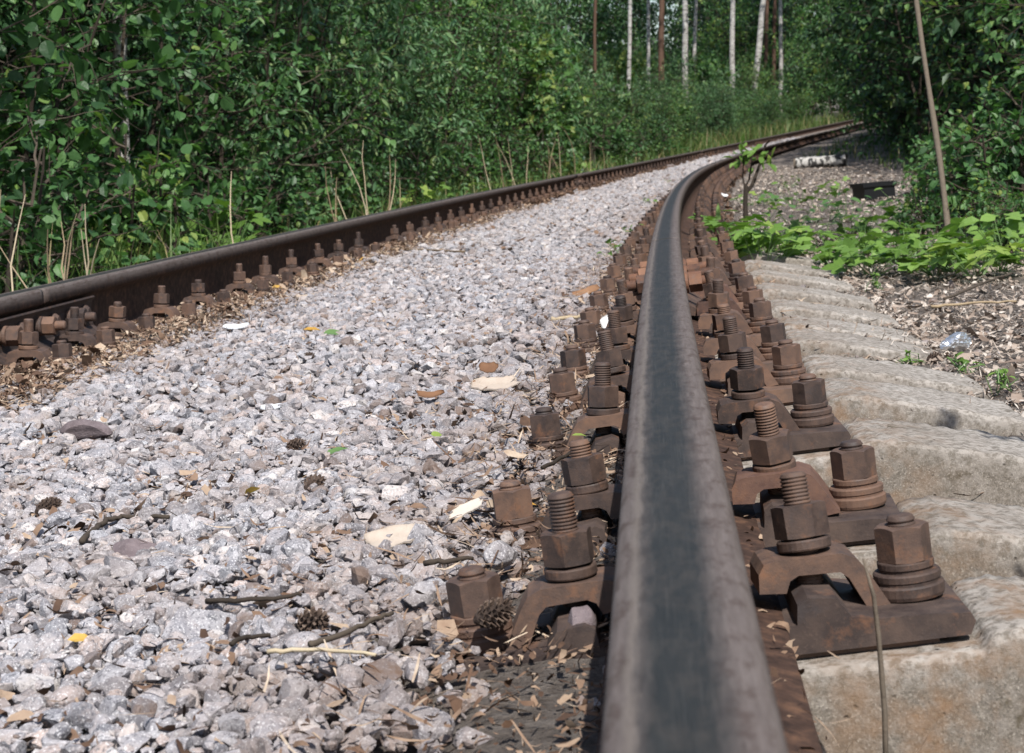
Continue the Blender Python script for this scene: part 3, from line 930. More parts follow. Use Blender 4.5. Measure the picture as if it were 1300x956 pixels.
gz_ = lambda up: (lambda s, o: ground_z(s, o) + rng.uniform(0.0, up, len(s)))
bz_ = lambda up: (lambda s, o: np.maximum(ground_z(s, o), bed_z(s, o) - .004) + rng.uniform(0.004, up, len(s)))
LS = []
def fl(n, s0, s1, o0, o1, zf, lmin, lmax, wr, t0=.1, t1=.9, tilt=.35, power=1.0):
    s, o, z = spread(n, s0, s1, o0, o1, zf, power); LS.append((s, o, z, lmin, lmax, wr, t0, t1, tilt))

# along the left rail
fl(15000, 3.5, 16, -1.585, -1.25, bz_(.02), .004, .022, (.15, .6), .12, .95, .45, 1.5)
fl(7000, 3.5, 16, -1.585, -1.18, bz_(.02), .012, .05, (.03, .08), .2, .95, .3, 1.5)
fl(260, 3.5, 16, -1.57, -1.30, bz_(.03), .025, .045, (.2, .6), .2, .9, .5, 1.5)
fl(6000, 16, 40, -1.58, -1.30, bz_(.03), .02, .06, (.2, .6), .0, .65, .45, 1.3)
# along the right rail, inner and outer foot
fl(6500, .9, 8, -.20, -.05, bz_(.02), .003, .012, (.15, .6), .05, .85, .5)
fl(120, 1.5, 8, -.24, -.05, bz_(.025), .02, .032, (.25, .6), .1, .9, .5)
fl(2600, .9, 8, -.28, -.05, bz_(.022), .012, .045, (.03, .07), .15, .95, .35)
fl(3000, 1., 14, .06, .30, gz_(.03), .005, .02, (.15, .6), .05, .8, .45)
fl(900, 1., 14, .06, .40, gz_(.03), .02, .06, (.02, .06), .2, .95, .35)
fl(2600, 8, 30, -.2, .28, gz_(.04), .015, .06, (.2, .6), .0, .45, .45)
fl(1500, 1.2, 10, .040, .085, lambda s, o: 0 * s - .180 + (o - .04) * -.05 + rng.uniform(0, .012, len(s)), .004, .016, (.15, .6), .05, .8, .4)
fl(1300, 1.2, 10, -.095, -.035, lambda s, o: 0 * s - .184 + rng.uniform(0, .014, len(s)), .004, .018, (.15, .6), .05, .8, .4)
fl(500, 1.2, 10, -.12, .12, lambda s, o: 0 * s - .178 + rng.uniform(0, .014, len(s)), .014, .04, (.03, .07), .2, .9, .3)
# needles and scraps between the stones
for _ in range(260):
    s_c = .95 + 9 * rng.uniform() ** 1.6; o_c = rng.uniform(-1.35, -.22); r_c = rng.uniform(.03, .12)
    n_c = rng.integers(12, 45); s = s_c + rng.normal(0, r_c, n_c); o = np.clip(o_c + rng.normal(0, r_c * .6, n_c), -1.5, -.1)
    LS.append((s, o, bed_z(s, o) + rng.uniform(-.006, .008, n_c), .005, .024, (.1, .5), .05, .85, .4))
fl(1300, .9, 8, -1.4, -.2, lambda s, o: bed_z(s, o) + rng.uniform(-.006, .008, len(s)), .006, .020, (.15, .5), .0, .8, .4)
fl(900, .9, 7, -1.4, -.2, lambda s, o: bed_z(s, o) + rng.uniform(.0, .012, len(s)), .02, .06, (.02, .05), .3, .95, .25)
fl(900, 8, 28, -1.4, -.2, lambda s, o: bed_z(s, o) + rng.uniform(.0, .018, len(s)), .02, .05, (.2, .6), .1, .9, .3)
flakes('leaf_litter', LS, 'brown leaf and needle litter along both rails and between the stones', 'leaf litter')
LS.clear()
# the brown floor right of the sleepers
fl(17000, 2.2, 9, .50, 1.75, gz_(.014), .006, .026, (.12, .55), .28, 1.0, .35)
fl(14000, 2.2, 9, .42, 1.75, gz_(.016), .014, .06, (.02, .05), .3, 1.0, .22)
fl(900, 2.2, 9, .55, 1.75, gz_(.02), .025, .05, (.2, .55), .1, .9, .4)
fl(6000, 6.2, 9, .12, .60, gz_(.01), .006, .03, (.12, .55), .1, 1.0, .30)
fl(14000, 9, 30, .3, 3.2, gz_(.02), .010, .04, (.15, .6), .3, 1.0, .30)
fl(2500, 2.2, 7, .22, .62, lambda s, o: ground_z(s, o) + .004, .008, .03, (.1, .5), .1, .8, .3)
flakes('needle_litter', LS, 'bleached needles and leaf scraps on the verge right of the sleepers', 'needle litter', M_LITTER_PALE)

# ------------------------------------------------------------------ leaves
def leaf_oval(w=.62, fold=.18):
    x = np.array([0, .3, .3, .3, .68, .68, .68, 1.0]); y = np.array([0, -.46, 0, .46, -.40, 0, .40, 0]) * w
    z = np.array([0, fold * .4, 0, fold * .4, fold * .35 - .04, -.04, fold * .35 - .04, -.16])
    return np.stack([x, y, z], 1), [np.array([[0, 1, 2], [0, 2, 3], [4, 7, 5], [5, 7, 6]]), np.array([[1, 4, 5, 2], [2, 5, 6, 3]])]


def leaf_diamond(w=.5):
    x = np.array([0, .45, .45, 1.0]); y = np.array([0, -.5, .5, 0]) * w; z = np.array([0, .06, .06, -.1])
    return np.stack([x, y, z], 1), [np.array([[0, 1, 3], [0, 3, 2]])]


def leaf_palmate():
    pts = [(0, 0)]
    lobes = [(-118, .55), (-60, .82), (0, 1.0), (60, .82), (118, .55)]
    ring = []
    for i, (a, r) in enumerate(lobes):
        a0 = math.radians(a)
        ring.append((r * .72 * math.cos(a0 - .30), r * .72 * math.sin(a0 - .30)))
        ring.append((r * math.cos(a0), r * math.sin(a0)))
        ring.append((r * .72 * math.cos(a0 + .30), r * .72 * math.sin(a0 + .30)))
        if i < 4:
            m = math.radians((a + lobes[i + 1][0]) / 2); ring.append((.46 * math.cos(m), .46 * math.sin(m)))
    V = np.array([(x, y, .06 * abs(y) - .12 * (x * x + y * y)) for x, y in pts + ring]); V[:, 0] += .12
    n = len(ring)
    return V, [np.array([[0, 1 + i, 2 + i] for i in range(n - 1)])]


def basis(d, up):
    d = d / (np.linalg.norm(d, axis=1)[:, None] + 1e-9)
    b = np.cross(up, d); b /= np.linalg.norm(b, axis=1)[:, None] + 1e-9
    c = np.cross(d, b)
    return np.stack([d, b, c], -1)       # columns


def leaves_mesh(name, P, D, U, size, leaf, m, tone):
    lv, lf = leaf; n = len(P); k = len(lv)
    R = basis(D, U)
    curl = rng.normal(1.0, .8, n)
    L = np.broadcast_to(lv, (n, k, 3)).copy(); L[:, :, 2] *= curl[:, None]
    V = np.einsum('nij,nkj->nki', R, L) * size[:, None, None] + P[:, None]
    polys = [(f[None] + (np.arange(n) * k)[:, None, None]).reshape(-1, f.shape[1]) for f in lf]
    return me_np(name, V.reshape(-1, 3), polys, m, {'tone': np.repeat(tone, k)}, False)


def grow(height, radius, nstem, r, nbr=13, ntw=4, lpt=11, tl=.34, base=.1, low=.08, spread_=1.0, density=1.0):
    """stems -> branches -> twigs; returns stem tubes and leaf sites (point, direction along the twig)"""
    mb = MB(); LP, LD = [], []
    def path(p, d, l, n, bend, grav):
        pts = [p]; d = d / np.linalg.norm(d)
        for _ in range(n):
            d = d + r.normal(0, bend, 3) + np.array([0, 0, grav]); d /= np.linalg.norm(d)
            pts.append(pts[-1] + d * l / n)
        return np.array(pts)
    for i in range(nstem):
        a = r.uniform(0, 2 * PI); lean = r.uniform(.05, .5) * spread_ * radius / height * 1.5
        p0 = np.array([math.cos(a), math.sin(a), 0]) * r.uniform(.2, 1) * base
        h = height * r.uniform(.65, 1.05)
        st = path(p0, np.array([math.cos(a) * lean, math.sin(a) * lean, 1]), h, 9, .07, .03)
        mb.tube(st, np.linspace(.007 + .0045 * height, .003, 10), 5, r.uniform(.2, .8), False)
        for b in range(nbr):
            f = low + (1 - low) * (b + r.uniform(0, 1)) / nbr
            q = st[0] + 0; t = f * 9; k = min(int(t), 8); q = st[k] + (st[k + 1] - st[k]) * (t - k)
            a2 = r.uniform(0, 2 * PI)
            bl = radius * r.uniform(.5, 1.0) * (1.05 - .55 * f)
            br = path(q, np.array([math.cos(a2), math.sin(a2), r.uniform(.1, .7)]), bl, 6, .14, -.03)
            mb.tube(br, np.linspace(.0055, .0016, 7), 4, r.uniform(.2, .8), False)
            for w in range(ntw):
                k = r.integers(1, 6); q2 = br[k] + (br[k + 1] - br[k]) * r.uniform(0, 1)
                dd = br[k + 1] - br[k]; dd = dd / np.linalg.norm(dd) + r.normal(0, .65, 3) + np.array([0, 0, .15])
                tw = path(q2, dd, tl * r.uniform(.6, 1.2), 4, .16, -.05)
                mb.tube(tw, np.linspace(.0022, .0009, 5), 3, r.uniform(.3, .9), False)
                for j in range(max(1, int(lpt * density * r.uniform(.7, 1.3)))):
                    t = r.uniform(.1, 4); kk = min(int(t), 3)
                    LP.append(tw[kk] + (tw[kk + 1] - tw[kk]) * (t - kk)); LD.append(tw[kk + 1] - tw[kk])
    return mb, np.array(LP), np.array(LD)


def foliage(name, LP, LD, r, lmin, lmax, leaf, m, tonebias=0.0, droop=.25):
    n = len(LP)
    LD = LD / np.linalg.norm(LD, axis=1)[:, None]
    side = r.normal(0, 1, (n, 3)); side -= LD * (side * LD).sum(1)[:, None]; side /= np.linalg.norm(side, axis=1)[:, None]
    D = LD * .55 + side * .9 + np.array([0, 0, -droop])
    U = np.array([0, 0, 1.0]) + r.normal(0, .45, (n, 3))
    size = r.uniform(lmin, lmax, n)
    P = LP + D / np.linalg.norm(D, axis=1)[:, None] * .012
    grp = np.repeat(r.normal(0, .15, n // 8 + 1), 8)[:n]
    tone = np.clip(r.normal(.42 + tonebias, .16, n) + grp * 1.3, 0, .93); tone = np.where(r.uniform(0, 1, n) < .008, 1.0, tone)
    return leaves_mesh(name, P, D, U, size, leaf, m, tone)


def r_(k): return np.random.default_rng(k)


PROTO = {}
def shrub_proto(key, k, h, rad, ns, lmin, lmax, leaf, m, **kw):
    r = r_(k); bias = kw.pop('bias', 0.0); bark = kw.pop('bark', M_BARK)
    mb, LP, LD = grow(h, rad, ns, r, **kw)
    PROTO.setdefault(key, []).append((mb.mesh('stems', bark), foliage('foliage', LP, LD, r, lmin, lmax, leaf, m, bias)))


def leaf_fine(w=.75, fold=.16):
    xs = [.0, .10, .28, .5, .72, .88, 1.0]; ws = [0, .30, .46, .5, .40, .20, 0]
    V = []
    for i, (x, q) in enumerate(zip(xs, ws)):
        zc = -.18 * x * x
        if i in (0, 6): V.append((x, 0, zc)); continue
        V += [(x - .02, -q * w, zc + fold * q * (.8 + .25 * (i % 2))), (x, 0, zc), (x - .02, q * w, zc + fold * q * (.8 + .25 * ((i + 1) % 2)))]
    V = np.array(V); tri = [(0, 1, 2), (0, 2, 3)]; quad = []
    for i in range(4):
        b0 = 1 + i * 3
        quad += [(b0, b0 + 3, b0 + 4, b0 + 1), (b0 + 1, b0 + 4, b0 + 5, b0 + 2)]
    tri += [(13, 16, 14), (14, 16, 15)]
    return V, [np.array(tri), np.array(quad)]


OV = leaf_oval(.62); OVB = leaf_fine(.82); LAN = leaf_oval(.30, .1); DIA = leaf_diamond(.62); PAL = leaf_palmate()
for k in range(3):
    shrub_proto('oval', 20 + k, 2.3, 1.0, 7, .036, .068, OV, M_LEAF_OVAL, low=.03, lpt=12)
    shrub_proto('willow', 30 + k, 2.4, 0.95, 8, .06, .11, LAN, M_LEAF_WILLOW, lpt=11, low=.03)
    shrub_proto('small', 40 + k, 2.2, 0.95, 8, .032, .058, OV, M_LEAF_DARK, lpt=12, ntw=5, low=.03)
for k in range(2):
    shrub_proto('airy', 80 + k, 2.6, 1.0, 6, .045, .08, OV, M_LEAF_OVAL, low=.16, lpt=6, nbr=11)
    shrub_proto('hazel', 50 + k, 2.2, 1.0, 5, .042, .074, OVB, M_LEAF_OVAL, lpt=9, low=.05)
    shrub_proto('maple', 55 + k, 2.2, .95, 6, .060, .10, PAL, M_LEAF_DARK, lpt=8, bias=.12, low=.04)
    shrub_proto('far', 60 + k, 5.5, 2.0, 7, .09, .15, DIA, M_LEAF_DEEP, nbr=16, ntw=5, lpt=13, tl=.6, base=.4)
    shrub_proto('farlight', 65 + k, 5.0, 1.9, 7, .08, .14, DIA, M_LEAF_DARK, nbr=16, ntw=5, lpt=12, tl=.6, base=.4)
    shrub_proto('low', 70 + k, .55, .32, 7, .03, .055, OV, M_LEAF_OVAL, nbr=6, ntw=3, lpt=6, tl=.14, base=.08)
    shrub_proto('lowbright', 75 + k, .42, .30, 6, .05, .085, PAL, M_LEAF_BRIGHT, nbr=4, ntw=2, lpt=4, tl=.14, base=.08)

GV = lambda s, o: float(ground_z(np.array([s]), np.array([o]))[0])
cnt = {}
def shrub(key, s, o, scale=1.0, label='', group=None, name='shrub', cat='shrub', zup=0.0, sz=1.0):
    i = cnt.get(key, 0); cnt[key] = i + 1
    st, fo = PROTO[key][i % len(PROTO[key])]
    p = Vector(W(s, o, GV(s, o) - .02 + zup))
    R = Matrix.Rotation(LEAN, 3, 'Y') @ Matrix.Rotation(random.uniform(0, 2 * PI), 3, 'Z')
    e = empty(name, label=label, cat=cat, group=group)
    k = scale * random.uniform(.92, 1.1)
    e.matrix_world = Matrix.Translation(p) @ R.to_4x4() @ Matrix.Diagonal((k, k, k * sz, 1))
    ob('stems', st, e); ob('foliage', fo, e)
    return e


# left-hand wall of bushes: first row by photo column, then deeper rows
GB = 'bushes of the green wall behind the left rail'
first = [(-40, 'hazel', -2.97, 'big-leaved hazel bush cut off by the left picture edge'), (95, 'hazel', -2.97, 'big-leaved hazel bush reaching out above the left rail, near the left picture edge'),
         (60, 'oval', -3.52, 'oval-leaved bush behind the big hazel leaves at the left'), (190, 'oval', -3.12, 'oval-leaved bush just right of the big hazel leaves'),
         (290, 'oval', -2.97, 'oval-leaved bush above the patch of grass left of the dry stems'), (350, 'willow', -3.17, 'narrow-leaved willow bush above the middle of the dark left rail'),
         (420, 'small', -2.97, 'small-leaved bush behind the tallest dry stems'), (480, 'willow', -3.07, 'narrow-leaved willow bush rising behind the leaning dry stems'),
         (540, 'willow', -3.02, 'narrow-leaved willow bush above the bright green weeds'), (590, 'small', -3.02, 'small-leaved bush with a thin dark stem above the bright weeds'),
         (640, 'small', -2.97, 'small-leaved bush behind the brown dry stems in the middle'), (690, 'maple', -3.12, 'lobed-leaved maple bush above the first far rail joint'),
         (735, 'maple', -3.22, 'lobed-leaved maple bush with one orange leaf'), (775, 'small', -3.12, 'small-leaved bush left of the thin birch trunk'),
         (815, 'small', -3.12, 'small-leaved bush at the foot of the thin birch trunk'), (850, 'oval', -3.12, 'oval-leaved bush at the foot of the paired birches'),
         (885, 'small', -3.12, 'small-leaved bush above the farthest rail joint'), (915, 'willow', -3.22, 'narrow-leaved bush between the two far birches'),
         (950, 'oval', -3.22, 'oval-leaved bush under the leaning birch'), (985, 'small', -3.32, 'small-leaved bush above the forked sapling'), (1020, 'small', -3.42, 'small-leaved bush where the left rail fades out')]
for px, key, o, lab in first:
    s = s_at(px, o + .3)
    f = 1.0 if s < 30 else .80
    shrub(key, s, o, f, lab, GB, sz=1.0 if s < 30 else random.uniform(.8, 1.15))
GB2 = 'second row bushes in the green wall'
s = 8.0
kk = ['oval', 'willow', 'small', 'oval', 'small', 'willow', 'maple']
i = 0
while s < 75:
    f = 1.15 if s < 18 else (1.5 if s < 34 else .85)
    shrub(random.choice(kk), s, -3.7 - max(0, f - 1) * .9 + random.uniform(-.3, .3), f, 'dense green bush in the wall of leaves behind the left rail', GB2, sz=1.2 if s < 34 else random.uniform(.8, 1.2))
    s += (.85 if s < 20 else 1.15) * f; i += 1
s = 9.0
while s < 80:
    f = 1.2 if s < 18 else (1.6 if s < 36 else 1.0)
    shrub(random.choice(kk), s, -5.2 - (f - 1) * 1.2 + random.uniform(-.4, .4), f, 'dense green bush in the wall of leaves behind the left rail', GB2, sz=1.4)
    s += 1.25 * f
# backing trees: leafy to the ground
GF2 = 'leafy trees closing the view deep in the forest'
for s, o in [(12, -8), (15, -7.5), (18, -8.2), (22, -7.6), (26, -8.4), (30, -7.8), (35, -8.2), (40, -7.6), (45, -8.5), (50, -7.8), (56, -8.2), (62, -7.5), (68, -8), (74, -7.2), (80, -6.5), (86, -7), (92, -6), (98, -6.5)]:
    shrub(random.choice(['far', 'farlight']), s, o + random.uniform(-.6, .6), random.uniform(.9, 1.25), 'leafy young tree standing deep behind the green wall', GF2, 'leafy_tree', 'tree')
    shrub(random.choice(['far', 'farlight']), s + 2, o - 4 + random.uniform(-.6, .6), random.uniform(1.3, 1.7), 'leafy young tree standing deep behind the green wall', GF2, 'leafy_tree', 'tree')
# the far end and the right side
for s, o in [(84, -2.6), (88, 0.5), (90, 3.2), (94, -1), (96, 2), (86, 5.5), (98, 5), (102, -3), (104, 0), (104, 4)]:
    shrub(random.choice(['far', 'farlight']), s, o, random.uniform(1.2, 1.6), 'dark leafy tree closing the far end of the track', 'trees closing the far end', 'leafy_tree', 'tree')
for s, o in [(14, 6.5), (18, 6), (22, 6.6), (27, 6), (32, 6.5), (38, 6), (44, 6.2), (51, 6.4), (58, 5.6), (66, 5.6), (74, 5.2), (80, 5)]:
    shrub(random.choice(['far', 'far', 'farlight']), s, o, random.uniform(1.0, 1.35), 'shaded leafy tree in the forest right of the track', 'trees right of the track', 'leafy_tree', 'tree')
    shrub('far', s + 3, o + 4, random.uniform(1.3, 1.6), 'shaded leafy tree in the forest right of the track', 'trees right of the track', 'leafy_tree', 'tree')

def at_px(px, py, z=-.25):
    p = at(px, py, z); s, o = so(p.x, p.y); return float(s), float(o)

for s, o in [(125, -20), (128, -16), (126, -12), (132, -8), (140, -14), (142, -22), (118, -14), (120, -17), (136, -3), (150, -10), (150, -18), (108, -10), (100, -10.5), (108, -6), (112, 2), (112, 7), (110, 12), (104, 9), (98, 10), (120, -2), (120, 5), (118, 14), (92, 9), (118, -9)]:
    shrub(random.choice(['far', 'farlight']), s, o, random.uniform(1.9, 2.4), 'dark leafy tree closing the far end of the track', 'trees closing the far end', 'leafy_tree', 'tree')
for s, o, f in [(5.0, 4.7, 1.0), (12.0, 4.9, 1.0), (16.5, 4.7, 1.0), (20, 4.4, 1.1), (24, 4.2, 1.1), (27.5, 3.9, 1.15), (31, 3.7, 1.2), (34.5, 3.6, 1.2), (38, 3.5, 1.25), (42, 3.5, 1.25), (46, 3.5, 1.3), (50, 3.5, 1.3), (55, 3.4, 1.3), (60, 3.4, 1.3), (66, 3.3, 1.3), (72, 3.2, 1.3)]:
    shrub('far', s, o, f, 'tall leafy tree shading the right edge of the track', 'trees shading the right edge', 'leafy_tree', 'tree')
for s, o, f in [(34, 5.5, 2.0), (37, 5.4, 2.0), (43, 5.2, 2.0), (49, 5.2, 2.0), (55, 5.0, 2.0), (62, 5.0, 2.0)]:
    shrub('far', s, o, f, 'tall leafy tree shading the right edge of the track', 'trees shading the right edge', 'leafy_tree', 'tree')
GR2 = 'shaded bushes along the right side of the track'
rb = [('hazel', 7.9, 2.35, 1.0, 'big-leaved hazel bush in the top right corner'), ('oval', 8.2, 1.95, .9, 'oval-leaved bush right of the thin bare trunk'), ('small', 9.6, 2.4, 1.1, 'small-leaved dark bush behind the thin bare trunk'),
      ('airy', 11.0, 2.9, 1.0, 'oval-leaved dark bush left of the thin bare trunk'), ('airy', 12.8, 3.35, 1.15, 'dark bush behind the black crate'), ('airy', 14.8, 3.1, 1.1, 'small-leaved bush just beyond the black crate'),
      ('airy', 17.5, 3.15, 1.15, 'dark bush overhanging the fallen birch log'), ('airy', 20.5, 3.4, 1.3, 'dark overhanging bush beyond the fallen birch log'), ('airy', 24, 3.2, 1.3, 'dark bush where the right verge narrows'),
      ('airy', 27, 2.7, 1.5, 'dark bush closest to the far shaded rails'), ('oval', 32, 2.8, 1.6, 'dark bush over the far right verge'), ('small', 38, 2.9, 1.8, 'dark bush beside the last stretch of right rail'),
      ('oval', 45, 2.9, 2.0, 'dark bush hiding the end of the right rail'), ('small', 53, 2.8, 2.2, 'dark bush hiding the far bend'), ('oval', 61, 2.6, 2.4, 'dark bush at the vanishing end of the rails')]
for key, s, o, f, lab in rb: shrub(key, s, o, f, lab, GR2)
s = 9.5
while s < 60:
    f = min(2.4, 1.2 + max(0, s - 14) * .03)
    shrub(random.choice(['oval', 'small', 'oval']), s, 3.7 + (f - 1) * .6 + random.uniform(-.3, .3), f, 'shaded bush deep in the thicket right of the track', 'second row bushes right of the track', sz=1.3)
    s += 1.2 * f
# shade caster beside the near sleepers, just outside the picture on the right
shrub('oval', 1.5, 1.05, .62, 'leafy bush standing beside the near sleepers at the right picture edge', None)

# ------------------------------------------------------------------ trunks
def tree(name, px, pybase, s, o, r0, h, m, label, group, lean=0.0, crown='farlight', cs=1.0, cz=5.0, bend=.02):
    r = r_(int(px * 7 + s))
    e = empty(name, label=label, cat='tree', group=group)
    p = Vector(W(s, o, GV(s, o) - .05))
    e.matrix_world = Matrix.Translation(p) @ (Matrix.Rotation(LEAN + lean, 3, 'Y')).to_4x4()
    k = 16; z = np.linspace(0, h, k)
    wob = np.cumsum(r.normal(0, bend, (k, 2)), 0) * h / k
    pts = np.stack([wob[:, 0], wob[:, 1], z], 1)
    mb = MB(); mb.tube(pts, r0 * (1 - .55 * z / h) * (1 + .25 * np.exp(-z / (.25))), 12, r.uniform(.35, .65))
    t = ob('trunk', mb.mesh('trunk', m, True), e)
    st, fo = PROTO[crown][int(px) % 2]
    c = ob('crown', fo, e); c.location = (pts[int(k * .5)][0], pts[int(k * .5)][1], cz); c.scale = (cs, cs, cs)
    c.rotation_euler.z = r.uniform(0, 6)
    return e


GBI = 'white birch trunks in the far forest'
def far_tree(name, px, width, s, m, label, group, lean=0.0, h=12, **kw):
    # trunk of that width in photo pixels, in photo column px at distance s
    lo, hi = -12.0, 12.0
    for _ in range(40):
        mm = (lo + hi) / 2
        if project(W(s, mm, .8))[0] < px: lo = mm
        else: hi = mm
    return tree(name, px, 0, s, (lo + hi) / 2, width * s / F / 2, h, m, label, group, lean, cs=1.1, cz=h * .62, **kw)


far_tree('birch_tree', 867, 9, 60, M_BIRCH, 'left birch of the close pair of white trunks', GBI, -.02)
far_tree('birch_tree', 875, 5.5, 64, M_BIRCH, 'right thinner birch of the close pair of white trunks', GBI, .03)
far_tree('birch_tree', 820, 5.5, 50, M_BIRCH, 'thin white birch trunk standing alone in front of a reddish pine', GBI, -.02)
far_tree('birch_tree', 791, 6, 46, M_BIRCH, 'shaded birch trunk left of the thin white one', GBI, 0.01)
far_tree('birch_tree', 924, 8, 70, M_BIRCH, 'straight white birch trunk left of the leaning one', GBI, 0.0)
far_tree('birch_tree', 946, 9, 75, M_BIRCH, 'white birch trunk leaning to the right', GBI, .10)
far_tree('birch_tree', 987, 6, 84, M_BIRCH, 'shaded birch trunk above the forked sapling', GBI, .0)
far_tree('birch_tree', 134, 20, 9.9, M_BIRCH, 'bright birch trunk glimpsed through leaves at the upper left', GBI, .0, h=9)
far_tree('birch_tree', 26, 14, 10.6, M_BIRCH, 'dim birch trunk glimpsed through leaves in the upper left corner', GBI, .0, h=9)
GP = 'reddish pine trunks in the far forest'
far_tree('pine_tree', 833, 9, 56, M_PINE, 'reddish pine trunk just right of the thin birch', GP, 0.0)
far_tree('pine_tree', 751, 5, 44, M_PINE, 'reddish pine trunk seen above the maple leaves', GP, 0.0)
far_tree('pine_tree', 969, 6, 80, M_PINE, 'left one of the dim reddish trunks beyond the birches', GP, 0.0)
far_tree('pine_tree', 978, 6, 82, M_PINE, 'right one of the dim reddish trunks beyond the birches', GP, 0.0)

# thin bare trunk on the right
def trunk_line(name, pix, depth_z, radii, m, label, cat, leaves=None):
    """a thin stem through photo positions, all at the depth where its foot meets the ground"""
    p0 = at(pix[0][0], pix[0][1], depth_z); d0 = project(p0)[2]
    pts = []
    for x, y in pix:
        v = np.array([(x - 650) / F, (y - 433) / F, 1.0]) * d0
        pts.append(CAM + np.array([v.dot(L_), v.dot(T_), v.dot(N_)]))
    pts = np.array(pts); pts[:, 1] += np.linspace(0, .12, len(pts))
    return pts


E_ = empty('thin_tree', at(1205, 312, -.25), label='thin young tree with a bare tan trunk leaning left at the right side', cat='tree')
pp = trunk_line('t', [(1206, 318), (1204, 290), (1200, 250), (1195, 205), (1189, 160), (1181, 105), (1174, 55), (1168, 5), (1160, -60), (1152, -140), (1146, -230)], -.25, None, None, '', '')
o0 = np.array(E_.location)
mb = MB(); mb.tube(pp - o0, np.linspace(.0132, .0075, len(pp)) * (1 + .12 * np.sin(np.arange(len(pp)) * 2.1)), 9, .5)
ob('trunk', mb.mesh('trunk', M_LIGHTBARK, True), E_)
st, fo = PROTO['oval'][1]
c = ob('crown', fo, E_); c.location = tuple(pp[-1] - o0 + np.array([0, 0, -.5])); c.scale = (.6, .6, .6)

# forked dark sapling beside the right rail
p0 = at(947, 290, -.235); d0 = project(p0)[2]
def cam_pt(x, y, d):
    v = np.array([(x - 650) / F, (y - 433) / F, 1.0]) * d
    return CAM + np.array([v.dot(L_), v.dot(T_), v.dot(N_)])
e = empty('forked_sapling', p0, label='small forked sapling with dark stems and few green leaves beside the bend', cat='sapling')
mb = MB(); pz = np.array(p0)
mb.tube([cam_pt(947, 294, d0) - pz, cam_pt(946, 260, d0) - pz, cam_pt(947, 236, d0) - pz], [.016, .013, .012], 7, .2)
mb.tube([cam_pt(946, 247, d0) - pz, cam_pt(955, 235, d0) - pz, cam_pt(966, 205, d0 + .05) - pz, cam_pt(971, 185, d0 + .05) - pz, cam_pt(978, 177, d0) - pz], [.011, .010, .008, .006, .003], 6, .25)
mb.tube([cam_pt(947, 236, d0) - pz, cam_pt(951, 228, d0) - pz, cam_pt(954, 210, d0 - .05) - pz, cam_pt(956, 193, d0) - pz], [.006, .005, .004, .002], 6, .25)
mb.tube([cam_pt(946, 238, d0) - pz, cam_pt(943, 226, d0) - pz, cam_pt(944, 200, d0 - .05) - pz, cam_pt(942, 182, d0) - pz], [.005, .004, .003, .0015], 6, .25)
ob('stems', mb.mesh('stems', M_BARK), e)
LPx = []
for (x, y) in [(942, 195), (946, 188), (938, 205), (955, 198), (950, 205), (965, 200), (972, 203), (935, 198), (958, 190), (960, 208), (943, 183), (976, 198)]:
    for _ in range(3): LPx.append(cam_pt(x + random.uniform(-5, 5), y + random.uniform(-6, 6), d0 + random.uniform(-.1, .1)) - pz)
LPx = np.array(LPx); LDx = rng.normal(0, 1, LPx.shape) * [1, 1, .4]
ob('foliage', foliage('foliage', LPx, LDx, rng, .04, .07, OV, M_LEAF_BRIGHT, -.15), e)

# ------------------------------------------------------------------ low plants in the sun
def seedling(px, py, n, lmin, lmax, hgt, label, group, leaf=PAL, m=M_LEAF_BRIGHT, z=-.25, spread_r=.10, name='seedling', cat='seedling', loc=None):
    p = Vector(loc) if loc is not None else at(px, py, z)
    e = empty(name, p, label=label, cat=cat, group=group)
    mb = MB(); LP, LD = [], []
    for i in range(n):
        a = random.uniform(0, 2 * PI); rr = spread_r * math.sqrt(random.uniform(.02, 1)); h = hgt * (.30 + .85 * random.uniform(0, 1) ** 1.7)
        top = np.array([rr * math.cos(a), rr * math.sin(a), h])
        base = top * [.25, .25, 0]
        mid = (base + top) / 2 + rng.normal(0, .01, 3)
        mb.tube([base, mid, top], [.0018, .0015, .001], 4, .5)
        LP.append(top); LD.append(np.array([math.cos(a), math.sin(a), -.1]) + rng.normal(0, .25, 3))
    ob('stems', mb.mesh('stems', M_GREENLEAF), e)
    LP = np.array(LP); LD = np.array(LD); LD[:, 2] *= .5
    U = np.array([0, 0, 1.0]) + rng.normal(0, .38, LP.shape)
    tone = np.clip(rng.normal(.45, .22, len(LP)), 0, .85)
    ob('foliage', leaves_mesh('foliage', LP - LD / np.linalg.norm(LD, axis=1)[:, None] * .02, LD, U, rng.uniform(lmin, lmax, len(LP)), leaf, m, tone), e)
    return e


